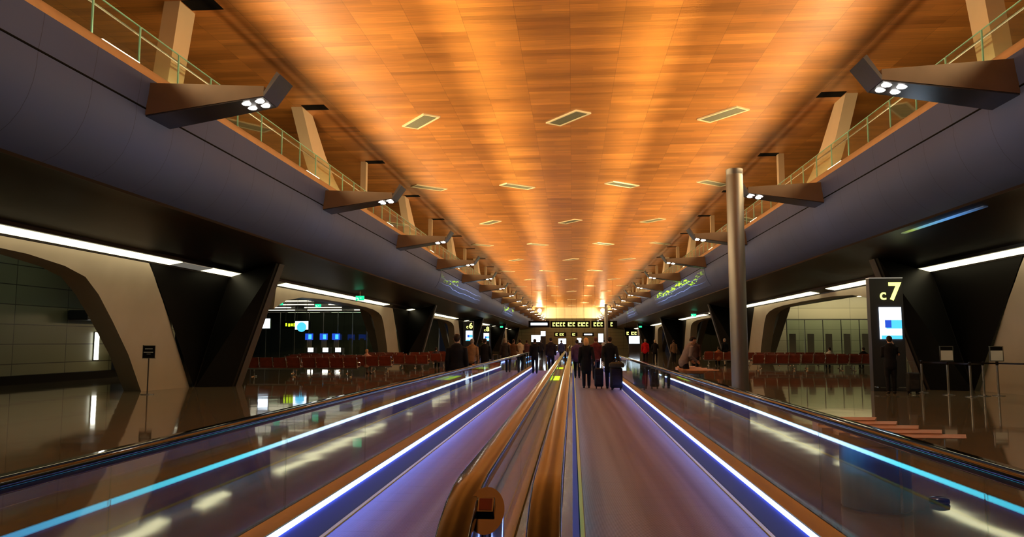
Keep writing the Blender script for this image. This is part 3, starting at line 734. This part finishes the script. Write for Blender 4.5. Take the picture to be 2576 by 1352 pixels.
for i, x in enumerate((-22.0, -20.75, -19.7)):
    t = thing('desk_screen', 'blue screen above the %s boarding desk in the left lounge' % ['left','middle','right'][i], 'screen', (x, 62, 0), 0, 'boarding desk screens')
    MB().box(-.33,.33,0,.06,1.75,2.27).build('display', M['screenb'], t, smooth=0)
    MB().box(-.05,.22,-.01,0,1.8,2.2).build('image_block', M['screenc'], t, smooth=0)
    MB().box(-.2,.2,.07,.15,0,1.9).build('pylon', M['wallb'], t, smooth=0)
    d = thing('boarding_desk', 'lit white-fronted boarding desk in the left lounge, %s one' % ['left','middle','right'][i], 'desk', (x + .62, 61, 0), 0, 'boarding desks')
    MB().box(-.35,.35,-.3,.3,0,1.1).build('body', M['dark'], d, smooth=0)
    MB().box(-.22,.22,-.33,-.3,.75,1.1).build('lit_front', M['tube'], d, smooth=0)
# glass partitions
def partition(x0, x1, y, h, label, stripes):
    t = thing('glass_partition', label, 'partition', ((x0+x1)/2, y, 0))
    n = int((x1-x0)/1.25)
    for i in range(n):
        a = x0 + (x1-x0)*i/n; b = x0 + (x1-x0)*(i+1)/n
        MB().box(a+.02, b-.02, y-.01, y+.01, 0, h).build('glass_panel', M['pglass'], t, world=True, smooth=0)
        if stripes: MB().box(a+.15, a+.62, y-.018, y-.012, .1, 2.15).build('frosted_stripe', M['frost'], t, world=True, smooth=0)
    p = MB()
    for i in range(n+1): p.box(x0 + (x1-x0)*i/n - .025, x0 + (x1-x0)*i/n + .025, y-.03, y+.03, 0, h)
    p.box(x0, x1, y-.03, y+.03, h, h+.05)
    p.build('mullion_frame', M['steel'], t, world=True, smooth=0)
M['frost'] = pm('frosted_film', (.19,.19,.14), .6)
partition(15.4, 23, 56, 3.15, 'glass partition with dark stripes before the beige wall in the right lounge', True)
partition(-34, -14.2, 66, 4.2, 'dark tall glass partition behind the left lounge boarding desks', False)

# ------------------------------------------------------------------ glowing panels on the gallery fascias, imitating lime and blue reflections
def reflection_glow_mat(name, lime, seed, ya, yb):
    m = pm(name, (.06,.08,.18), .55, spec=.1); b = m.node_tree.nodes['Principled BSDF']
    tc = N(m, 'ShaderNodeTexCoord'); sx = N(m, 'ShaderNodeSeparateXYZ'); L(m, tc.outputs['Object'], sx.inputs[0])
    # two thin wavy lines, painted as reflections
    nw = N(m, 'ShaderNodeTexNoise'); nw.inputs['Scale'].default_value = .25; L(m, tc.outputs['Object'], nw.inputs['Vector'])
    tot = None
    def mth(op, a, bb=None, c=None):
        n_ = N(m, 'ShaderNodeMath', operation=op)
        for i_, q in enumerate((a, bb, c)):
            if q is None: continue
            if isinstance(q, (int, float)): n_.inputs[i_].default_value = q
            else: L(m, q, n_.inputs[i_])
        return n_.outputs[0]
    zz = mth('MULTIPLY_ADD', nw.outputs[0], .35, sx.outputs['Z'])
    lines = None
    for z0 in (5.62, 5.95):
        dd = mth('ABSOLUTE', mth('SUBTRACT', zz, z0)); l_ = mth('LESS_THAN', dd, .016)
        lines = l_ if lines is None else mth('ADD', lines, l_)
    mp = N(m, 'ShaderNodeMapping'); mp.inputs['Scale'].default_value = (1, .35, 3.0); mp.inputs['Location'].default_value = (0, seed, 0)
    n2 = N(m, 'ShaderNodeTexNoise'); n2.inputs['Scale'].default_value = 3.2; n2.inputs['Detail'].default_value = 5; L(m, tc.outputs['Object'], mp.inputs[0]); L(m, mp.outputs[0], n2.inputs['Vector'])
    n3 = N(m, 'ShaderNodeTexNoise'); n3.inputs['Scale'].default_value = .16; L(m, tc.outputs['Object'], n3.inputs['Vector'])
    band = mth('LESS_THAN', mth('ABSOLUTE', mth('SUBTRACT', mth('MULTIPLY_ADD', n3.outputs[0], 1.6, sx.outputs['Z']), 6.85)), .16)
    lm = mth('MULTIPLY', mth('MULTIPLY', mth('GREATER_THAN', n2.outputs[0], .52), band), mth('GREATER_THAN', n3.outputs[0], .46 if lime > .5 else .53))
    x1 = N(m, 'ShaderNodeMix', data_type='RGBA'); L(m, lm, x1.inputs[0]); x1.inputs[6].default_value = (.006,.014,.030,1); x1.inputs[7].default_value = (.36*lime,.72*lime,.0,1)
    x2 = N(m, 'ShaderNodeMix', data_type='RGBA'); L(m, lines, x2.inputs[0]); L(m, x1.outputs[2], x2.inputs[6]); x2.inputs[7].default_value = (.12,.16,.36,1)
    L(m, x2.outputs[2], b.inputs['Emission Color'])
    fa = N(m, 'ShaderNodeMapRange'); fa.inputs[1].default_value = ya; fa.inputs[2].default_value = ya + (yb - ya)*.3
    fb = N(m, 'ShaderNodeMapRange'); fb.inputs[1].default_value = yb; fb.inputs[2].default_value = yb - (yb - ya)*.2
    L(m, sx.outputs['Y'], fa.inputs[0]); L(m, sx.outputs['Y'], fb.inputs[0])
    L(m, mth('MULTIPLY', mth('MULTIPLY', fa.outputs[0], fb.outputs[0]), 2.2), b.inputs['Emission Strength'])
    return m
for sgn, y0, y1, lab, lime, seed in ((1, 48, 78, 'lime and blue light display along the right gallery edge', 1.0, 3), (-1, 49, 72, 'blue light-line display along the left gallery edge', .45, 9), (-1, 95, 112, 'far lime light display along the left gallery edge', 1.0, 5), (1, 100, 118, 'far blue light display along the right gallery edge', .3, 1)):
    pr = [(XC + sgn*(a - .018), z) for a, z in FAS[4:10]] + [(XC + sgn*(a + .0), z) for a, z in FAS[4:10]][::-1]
    o = MB().strip(pr, y0, y1, True, True).build('light_display', reflection_glow_mat('display_' + ORD[seed], lime, seed, y0, y1)); tag(o, lab, 'light display')
o = MB().strip([(XC + 9.62, 4.70), (XC + 9.72, 4.69), (XC + 9.72, 4.715), (XC + 9.62, 4.725)], 18.0, 22.4, True, True).build('light_line', None, smooth=0)  # glowing strip painted as a coloured reflection on the soffit
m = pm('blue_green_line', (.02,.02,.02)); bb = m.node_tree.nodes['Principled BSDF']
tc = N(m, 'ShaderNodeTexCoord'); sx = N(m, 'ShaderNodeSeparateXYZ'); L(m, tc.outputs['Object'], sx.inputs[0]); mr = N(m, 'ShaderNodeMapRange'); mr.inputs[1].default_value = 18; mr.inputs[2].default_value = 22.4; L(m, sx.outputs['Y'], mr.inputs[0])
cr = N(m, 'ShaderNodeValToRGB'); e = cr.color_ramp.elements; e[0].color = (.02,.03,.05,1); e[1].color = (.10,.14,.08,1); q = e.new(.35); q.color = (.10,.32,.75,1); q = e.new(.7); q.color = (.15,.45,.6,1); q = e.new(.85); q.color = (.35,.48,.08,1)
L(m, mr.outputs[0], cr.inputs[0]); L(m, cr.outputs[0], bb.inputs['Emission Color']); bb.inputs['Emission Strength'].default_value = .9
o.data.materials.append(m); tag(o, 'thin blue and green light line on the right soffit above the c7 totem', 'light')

# ------------------------------------------------------------------ far end: hanging signs, screens, floodlights
def hang_sign(x0, x1, y, z, h, mat, label, glyphs=True, seed=1):
    t = thing('hanging_sign', label, 'sign', ((x0+x1)/2, y, z), 0, 'hanging signs down the hall')
    w_ = (x1-x0)/2
    MB().box(-w_, w_, 0, .25, -h/2, h/2).build('board', M['black'], t, smooth=0)
    rr = random.Random(seed); g = MB(); x = -w_ + .3
    while x < w_ - .4:
        gw = rr.uniform(.25, .55)
        if glyphs:
            g.box(x, x + gw, -.02, 0, -h*.28, -h*.28 + h*.12).box(x, x + gw*.35, -.02, 0, -h*.28, h*.28).box(x + gw*.5, x + gw, -.02, 0, h*.08, h*.28)
            x += gw + rr.choice((.12, .12, .4))
        else:
            g.box(x, w_ - .3, -.02, 0, -h*.18, h*.18); break
    g.build('lettering', mat, t, smooth=0)
    MB().tube([(-w_*.7,.12,h/2),(-w_*.7,.12,ZC-z)], .012, 6).tube([(w_*.7,.12,h/2),(w_*.7,.12,ZC-z)], .012, 6).build('hanger', M['rubber'], t)
hang_sign(-3.0, 2.4, 104, 3.95, .95, M['gtext'], 'long black sign with pale yellow lettering hanging mid hall', True, 4)
hang_sign(2.6, 6.1, 104, 3.95, .95, M['gtext'], 'shorter black sign with yellow lettering right of the long one', True, 7)
hang_sign(-6.0, -3.1, 104, 4.0, .9, M['screen'], 'black sign with white light bars left of the long sign', False, 2)
hang_sign(-3.6, -1.2, 150, 3.0, .8, M['gtext'], 'small far yellow sign low on the left', True, 12)
hang_sign(-.3, 1.0, 150, 3.0, .8, M['gtext'], 'small far yellow sign low in the middle', True, 15)
hang_sign(2.0, 4.2, 150, 3.0, .7, M['screen'], 'small far white-lit sign low on the right', False, 16)
hang_sign(8.2, 10.2, 120, 2.9, .8, M['gtext'], 'small yellow sign beside the far round column', True, 18)
for i, (x, y, z, w_, h_) in enumerate(((-6.3,140,2.2,2.6,1.3),(-2.0,150,1.7,1.6,1.1),(5.2,140,2.3,1.0,1.6),(9.5,118,1.9,1.7,1.2),(-5.0,130,3.0,.9,.9),(1.4,160,1.9,1.0,1.0))):
    o = MB().box(x - w_/2, x + w_/2, y, y + .2, 0, z + h_/2).build('light_box', M['dark'], smooth=0)
    tag(o, 'glowing white advert box far down the hall, %s from the left' % ORD[[1,3,5,6,2,4][i]], 'light box', 'far light boxes')
    p = MB().box(x - w_/2 + .05, x + w_/2 - .05, y - .02, y, z - h_/2, z + h_/2 - .05).build('display', M['screen'], o, smooth=0)
for i, x in enumerate((-7.9, 7.3)):
    t = thing('flood_light', 'dazzling warm floodlight high at the %s end of the hall' % ['left','right'][i], 'light', (x, 183.5, 9.1))
    MB().lathe([(.5,0),(.55,.05),(.55,.25),(.3,.3)], 20, (0,0,0), Matrix.Rotation(R(90), 3, 'X')).build('housing', M['dark'], t)
    MB().lathe([(.48,.30),(.46,.34)], 20, (0,0,0), Matrix.Rotation(R(90), 3, 'X')).build('lens', M['warm'], t)
    MB().box(-.04,.04,-.04,.04,.5,.8).build('bracket', M['steel'], t, smooth=0)
    ld = bpy.data.lights.new('flood', 'POINT'); ld.energy = 2500; ld.color = (1,.8,.45); ld.shadow_soft_size = .4
    lo = bpy.data.objects.new('flood', ld); C.objects.link(lo); lo.parent = t; lo.location = (0, -1.2, -.3)

exec_people = True
# ------------------------------------------------------------------ people
def fuse(o, vox, it=3):
    r = o.modifiers.new('r', 'REMESH'); r.mode = 'VOXEL'; r.voxel_size = vox; r.use_smooth_shade = True
    s = o.modifiers.new('s', 'SMOOTH'); s.factor = .5; s.iterations = it
    me = bpy.data.meshes.new_from_object(o.evaluated_get(bpy.context.evaluated_depsgraph_get()))
    old = o.data; mats = list(old.materials); nme = old.name
    o.modifiers.clear(); o.data = me; bpy.data.meshes.remove(old); me.name = nme
    if not me.materials:
        for q in mats: me.materials.append(q)
    for p in me.polygons: p.use_smooth = True
MATC = {}
def cloth(col, rough=.75):
    k = tuple(col)
    if k not in MATC: MATC[k] = vary(pm('cloth_%d' % len(MATC), col, rough, spec=.1), 9, .18, bump=.1)
    return MATC[k]
def hand(mb, wr, d, w_, c):
    wr, d, w_, c = (Vector(q) for q in (wr, d, w_, c)); d.normalize(); w_.normalize(); c.normalize()
    mb.tube([wr, wr + d*.05, wr + d*.088], [(.028,.020),(.040,.016),(.038,.014)], 10, ref=tuple(c))
    for i, l in enumerate((.068,.078,.074,.058)):
        b = wr + d*.085 + w_*(.030 - .020*i)
        mb.tube([b, b + d*l*.45 + c*.004, b + d*l*.8 + c*l*.25, b + d*l*.95 + c*l*.5], [.0095,.009,.0085,.0075], 7)
    b = wr + d*.03 + w_*.03
    mb.tube([b, b + d*.025 + w_*.022, b + d*.055 + w_*.026 + c*.012], [.012,.0105,.009], 7)
def person(x, y, face, H, label, top, legs, hair, la='down', ra='down', stride=.0, hem=.88, lean=0, sit=False, vox=.013, hairlong=0, skirt=False, group=None, stoop=0):
    t = thing('person', label, 'person', (x, y, .012 if (-2.06 < x < -.58 or .055 < x < 1.63) and -6 < y < 42 else 0), R(face), group)
    k = H/1.75
    def S(p):       # bend forward about the hips, then scale
        p = Vector(p)
        if stoop and p.z > .95:
            q = p - Vector((0,0,.95)); q = Matrix.Rotation(-R(stoop), 3, 'X') @ q; p = q + Vector((0,0,.95))
        if sit: p = p - Vector((0, 0, .47)) if p.z > .9 else p
        return p*k
    rad = lambda r: tuple(a*k for a in r) if isinstance(r, tuple) else r*k
    def T(mb, pts, rr, n=12): mb.tube([S(p) for p in pts], [rad(r) for r in rr], n)
    torso = [(0,0,.88),(0,0,.95),(0,.0,1.08),(0,.01,1.25),(0,0,1.38),(0,-.01,1.45),(0,-.005,1.50),(0,.005,1.56)]
    tr = [(.13,.095),(.165,.115),(.138,.10),(.160,.115),(.175,.105),(.125,.08),(.060,.060),(.054,.056)]
    head = [(0,.01,1.55),(0,.022,1.585),(0,.022,1.64),(0,.012,1.69),(0,.004,1.725)]
    hr = [(.048,.058),(.060,.078),(.073,.094),(.074,.095),(.056,.074)]
    L_ = {}
    for s in (-1, 1):
        st = stride*s
        if sit: L_[s] = [(s*.09,.02,.48),(s*.10,.25,.49),(s*.10,.46,.47),(s*.10,.45,.28),(s*.10,.43,.09)]
        else: L_[s] = [(s*.085,0,.92),(s*.095,st*.45+.015,.70),(s*.092,st*.75+.03,.48),(s*.090,st*.85,.30),(s*.088,st,.09)]
    A_ = {}
    for s, mode in ((-1, la), (1, ra)):
        sh = (s*.190,-.005,1.405)
        if mode == 'down': A_[s] = [sh, (s*.235,-.03,1.12), (s*.245,.05,.88)]
        elif mode == 'pull': A_[s] = [sh, (s*.245,-.10,1.14), (s*.275,-.20,.93)]
        elif mode == 'fwd': A_[s] = [sh, (s*.225,.05,1.14), (s*.20,.28,1.10)]
        elif mode == 'phone': A_[s] = [sh, (s*.265,.05,1.18), (s*.14,.14,1.50)]
        elif mode == 'read': A_[s] = [sh, (s*.23,.02,1.13), (s*.08,.25,1.16)]
        elif mode == 'rest': A_[s] = [sh, (s*.21,.16,1.17), (s*.10,.32,1.34)]
    if sit:
        sh2 = lambda p: p
    body = MB()
    T(body, torso, tr); T(body, head, hr, 14)
    body.tube([S((0,.108,1.655)), S((0,.125,1.63))], [.011*k,.014*k], 8)
    body.tube([S((-.02,.103,1.595)), S((.02,.103,1.595))], .008*k, 6)
    for s in (-1, 1):
        body.tube([S((s*.074,.0,1.625)), S((s*.080,-.008,1.665))], [(.010*k,.016*k),(.010*k,.020*k)], 8)
        leg = [Vector(p)*k for p in L_[s]]
        body.tube([S((s*.085,0,.94)) if not sit else leg[0]] + leg[1:], [rad(r) for r in (.088,.078,.055,.054,.036)], 12)
        a = leg[-1]; body.tube([a + Vector((0,-.05,-.045))*k, a + Vector((0,.06,-.05))*k, a + Vector((0,.15,-.06))*k], [rad((.034,.035)), rad((.040,.030)), rad((.038,.022))], 10)
        arm_ = [S(p) for p in A_[s]]
        body.tube(arm_, [rad(.050), rad(.039), rad(.026)], 10)
        d = (arm_[2] - arm_[1]).normalized(); c = Vector((-s,0,0)) if abs(d.x) < .7 else Vector((0,0,-1)); w_ = d.cross(c)
        if w_.y < 0: w_ = -w_
        hand(body, arm_[2], d, w_, c)
    o = body.build('body', M['skin'], t); fuse(o, vox, 2)
    # clothing
    j = MB()
    zs = [(0,0,hem)] + ([(0,0,.80)] if hem < .75 else []) + [p for p in torso[1:6] if p[2] > hem + .03]
    jr = [(.19,.145)] + ([(.185,.14)] if hem < .75 else []) + [(a + .03, b + .028) for (p, (a, b)) in zip(torso[1:6], tr[1:6]) if p[2] > hem + .03]
    T(j, zs, jr, 18)
    j.tube([S((0,-.01,1.44)), S((0,-.002,1.505))], [rad((.10,.085)), rad((.066,.068))], 12)
    for s in (-1, 1):
        arm_ = [S(p) for p in A_[s]]; d = arm_[2] - arm_[1]
        j.tube([S((s*.12,0,1.40))] + arm_[:2] + [arm_[2] - d*.06], [rad(.075), rad(.072), rad(.056), rad(.043)], 12)
    o = j.build('jacket', cloth(top), t); fuse(o, max(.014, vox), 3)
    tr_ = MB()
    if not sit: tr_.tube([Vector((0,0,.90))*k, Vector((0,0,1.0))*k], [rad((.175,.125)), rad((.16,.115))], 16)
    else: tr_.tube([Vector((0,0,.47))*k, Vector((0,0,.58))*k], [rad((.18,.14)), rad((.165,.125))], 16)
    for s in (-1, 1):
        leg = [Vector(p)*k for p in L_[s]]
        tr_.tube(leg[:-1] + [leg[-1] + Vector((0,0,.0))], [rad(r) for r in (.105,.094,.073,.066,.058)], 12)
    o = tr_.build('trousers', cloth(legs), t); fuse(o, max(.016, vox), 3)
    for s in (-1, 1):
        a = Vector(L_[s][-1])*k; sh = MB()
        sh.tube([a + Vector((0,-.055,-.048))*k, a + Vector((0,.06,-.052))*k, a + Vector((0,.17,-.062))*k], [rad((.040,.040)), rad((.046,.036)), rad((.042,.026))], 12)
        sh.build('shoe', cloth((.015,.014,.014), .4), t)
    if hair:
        h = MB()
        rings = []
        for i, (z, yo, a, b) in enumerate(((1.600,-.050,.052,.050),(1.64,-.030,.076,.078),(1.675,-.014,.083,.092),(1.71,-.004,.082,.099),(1.745,.0,.066,.082),(1.768,.0,.034,.045))):
            rings.append([S((a*math.cos(q), yo + b*math.sin(q), z + (.02*math.sin(q) if z < 1.7 else 0))) for q in [2*math.pi*i_/16 for i_ in range(16)]])
        h.loft(rings)
        if hairlong: h.tube([S((0,-.05,1.66)), S((0,-.07,1.60)), S((0,-.065,1.60 - hairlong))], [rad((.088,.06)), rad((.095,.05)), rad((.080,.035))], 12)
        o = h.build('hair', cloth(hair, .5), t)
    for s in (-1, 1):
        e = MB().tube([S((s*.030,.093,1.660)), S((s*.030,.101,1.660))], .011*k, 8).build('eye', M['eye'], t)
    return t
BK = (.008,.008,.011); NV = (.012,.014,.028); GY = (.10,.085,.09); BR_ = (.10,.05,.025); RD = (.45,.012,.02); TAN = (.30,.20,.12); HB = (.02,.013,.010); HG = (.20,.18,.16)
person(.47, 26.3, 0, 1.70, 'person with blond bobbed hair in a long black coat on the right walkway', BK, BK, (.60,.34,.14), 'down', 'pull', .03, .62, hairlong=.10, vox=.009)
person(1.26, 26.0, 3, 1.75, 'person with dark hair in a black coat, right of the blond one on the walkway', BK, NV, HB, 'pull', 'pull', -.04, .66, vox=.009)
person(9.84, 24.5, -14, 1.76, 'person in a black suit standing with back turned before the c7 totem', BK, BK, HB, 'read', 'phone', .03, .82, vox=.009)
person(-2.85, 18.6, 8, 1.77, 'large person in a black coat beside the left handrail, back turned', BK, BK, HB, 'down', 'down', .05, .66, vox=.009)
person(3.45, 24.05, -75, 1.82, 'stooping person in a grey sweater resting an arm on the copper-topped drum', (.17,.14,.14), BK, HB, 'fwd', 'fwd', .06, .88, stoop=26, vox=.009)
FAR = [
 (-3.98,30,0,1.70,'person in a brown jacket with an orange bag at the feet, left of the walkway',(.22,.13,.07),BK,HG,'down','down'),
 (-3.70,32,0,1.72,'person in black next to the red bag, left of the walkway',BK,BK,HB,'down','down'),
 (-3.56,40,10,1.76,'person in a dark cap and dark coat beyond the red bag',(.03,.025,.025),BK,HG,'down','down'),
 (-3.26,42,-15,1.70,'person in a rust jacket in the group left of the walkway',BR_,BK,HB,'down','fwd'),
 (-3.08,44.5,20,1.72,'person in a cream jacket right of the rust jacket',(.42,.34,.24),BK,HB,'down','fwd'),
 (-3.0,50,0,1.68,'person in a plum top at the end of the left group',(.08,.04,.05),BK,HB,'down','down'),
 (-1.88,38,5,1.70,'person in black near the left rail at the far end of the left walkway',BK,BK,HB,'down','fwd'),
 (-1.12,39.5,0,1.78,'person in a dark jacket walking down the middle of the left walkway',(.02,.015,.02),NV,HB,'down','down'),
 (.20,33.5,0,1.66,'person in a purple top ahead of the blond person on the right walkway',(.09,.05,.11),BK,HB,'down','down'),
 (.98,32.2,0,1.76,'person in a maroon coat seen between the couple on the right walkway',(.10,.02,.018),BK,(.10,.03,.02),'down','down'),
 (5.2,55,0,1.76,'person in a bright red jacket walking away on the right',RD,BK,HG,'down','down'),
 (6.0,56,-20,1.72,'person in black with a pale scarf right of the red jacket',BK,BK,(.5,.42,.32),'down','read'),
 (2.6,56,0,1.72,'person in black left of the red jacket, by the end of the walkway',BK,BK,HB,'down','down'),
 (10.3,52.5,30,1.80,'person in black top and pale trousers just left of the round column',BK,(.55,.46,.36),HG,'down','down'),
 (5.7,36,160,1.76,'person in a dark cap standing behind the stooping person',(.05,.03,.03),BK,(.05,.04,.05),'down','down'),
 (7.6,58,0,1.7,'person in a brown coat farther back between the right piers',(.14,.09,.06),BK,HB,'down','down'),
 (-.9,62,0,1.7,'person in blue just past the end of the left walkway',(.05,.07,.25),NV,HB,'down','down'),
 (-2.9,70,0,1.72,'person in dark clothes far down the hall on the left',(.02,.02,.03),BK,HB,'down','down'),
 (.9,74,0,1.72,'person in a grey top far down the hall in the middle',GY,BK,HB,'down','down'),
 (3.3,80,0,1.74,'person in a white top far down the hall by the distant column',(.55,.55,.55),NV,HB,'down','down'),
 (-5.6,66,0,1.72,'person in tan far down the left side of the hall',TAN,BK,HB,'down','down'),
 (-7.4,62,0,1.70,'person in dark green by the left lounge seats, standing far back',(.02,.04,.025),BK,HB,'down','down'),
]
for i, (x, y, f, H, lab, top, leg, hr_, la, ra) in enumerate(FAR):
    person(x, y, f, H, lab, top, leg, hr_, la, ra, .10*(1 if i % 2 else -1), .84, vox=.014)
SIT = [(-10.2,37.05,0,1.65,'person in a pink top sitting on a bench in the left lounge',(.45,.25,.20),(.25,.2,.2),(.35,.2,.1)),
       (-8.2,45.25,0,1.7,'person in dark clothes sitting on the left bench nearest the walkway',(.05,.04,.05),BK,HB),
       (15.3,46.65,0,1.7,'person in a white shirt sitting in the right lounge before the striped glass',(.5,.46,.4),NV,HB),
       (17.3,46.8,0,1.7,'person in black sitting at the far right of the right lounge',BK,BK,HB),
       (9.7,51.5,0,1.7,'person in rust sitting just left of the round column',(.22,.08,.04),BK,HB)]
for (x, y, f, H, lab, top, leg, hr_) in SIT:
    person(x, y + .05, f, H, lab, top, leg, hr_, 'fwd', 'fwd', 0, .92, sit=True, vox=.014)

# ------------------------------------------------------------------ luggage
def suitcase(x, y, rz, w_, d_, h_, col, label, handle=.30):
    t = thing('suitcase', label, 'suitcase', (x, y, .012 if x < 1.63 else 0), R(rz))
    MB().box(-w_/2, w_/2, -d_/2, d_/2, .07, .07 + h_).build('shell', cloth(col, .45), t, bevel=.045)
    MB().box(-w_*.36, w_*.36, -d_/2 - .02, -d_/2, .15, .07 + h_*.62).build('front_pocket', cloth(tuple(c*1.3 for c in col), .6), t, bevel=.012)
    MB().tube([(-.09, d_*.3, .05 + h_), (-.09, d_*.3, .07 + h_ + handle), (.09, d_*.3, .07 + h_ + handle), (.09, d_*.3, .05 + h_)], .012, 6).build('pull_handle', M['steel'], t)
    for a in (-1, 1):
        for b in (-1, 1):
            MB().lathe([(.02,-.018),(.035,-.016),(.035,.016),(.02,.018)], 12, (a*(w_/2 - .06), b*(d_/2 - .05), .036), Matrix.Rotation(R(90), 3, 'Y')).box(a*(w_/2-.06)-.02, a*(w_/2-.06)+.02, b*(d_/2-.05)-.02, b*(d_/2-.05)+.02, .055, .085).build('wheel', M['rubber'], t)
suitcase(.885, 26.0, 0, .30, .22, .62, (.010,.010,.014), 'slim black suitcase standing between the couple on the right walkway')
suitcase(1.43, 25.35, 4, .40, .28, .66, (.014,.012,.016), 'wide black suitcase behind the dark-haired person, by the glass', .12)
t = thing('shoulder_bag', 'olive soft bag lying on top of the wide black suitcase', 'bag', (1.45, 25.33, .747), R(5))
MB().loft([[(a*.25*s, b*.14*s, z) for a, b in ((-1,-.6),(-.6,-1),(.6,-1),(1,-.6),(1,.6),(.6,1),(-.6,1),(-1,.6))] for s, z in ((.85,0),(1,.05),(.95,.13),(.6,.18))]).build('bag_body', cloth((.05,.045,.03)), t)
MB().tube([(-.15,0,.16),(-.08,0,.25),(.08,0,.25),(.15,0,.16)], .012, 8).build('strap', cloth((.02,.02,.02)), t)
def bag(x, y, col, label, w_=.42, h_=.36):
    t = thing('travel_bag', label, 'bag', (x, y, 0))
    MB().box(-w_/2, w_/2, -.12, .12, .36, .36 + h_).build('bag_body', cloth(col, .5), t, bevel=.05)
    MB().box(-w_*.4, w_*.4, -.10, .10, .02, .36).build('trolley_case', cloth((.02,.015,.015), .5), t, bevel=.03)
    MB().tube([(-.1,.05,.36 + h_),(-.1,.05,1.05),(.1,.05,1.05),(.1,.05,.36 + h_)], .013, 6).build('pull_handle', M['steel'], t)
bag(-3.72, 29.6, (.62,.26,.10), 'orange bag on a small case beside the brown jacket')
bag(-3.22, 31.6, (.62,.05,.04), 'red bag on a small case beside the person in black')
suitcase(10.45, 24.4, 0, .36, .24, .58, (.02,.02,.022), 'dark cabin case beside the person at the c7 totem', .34)
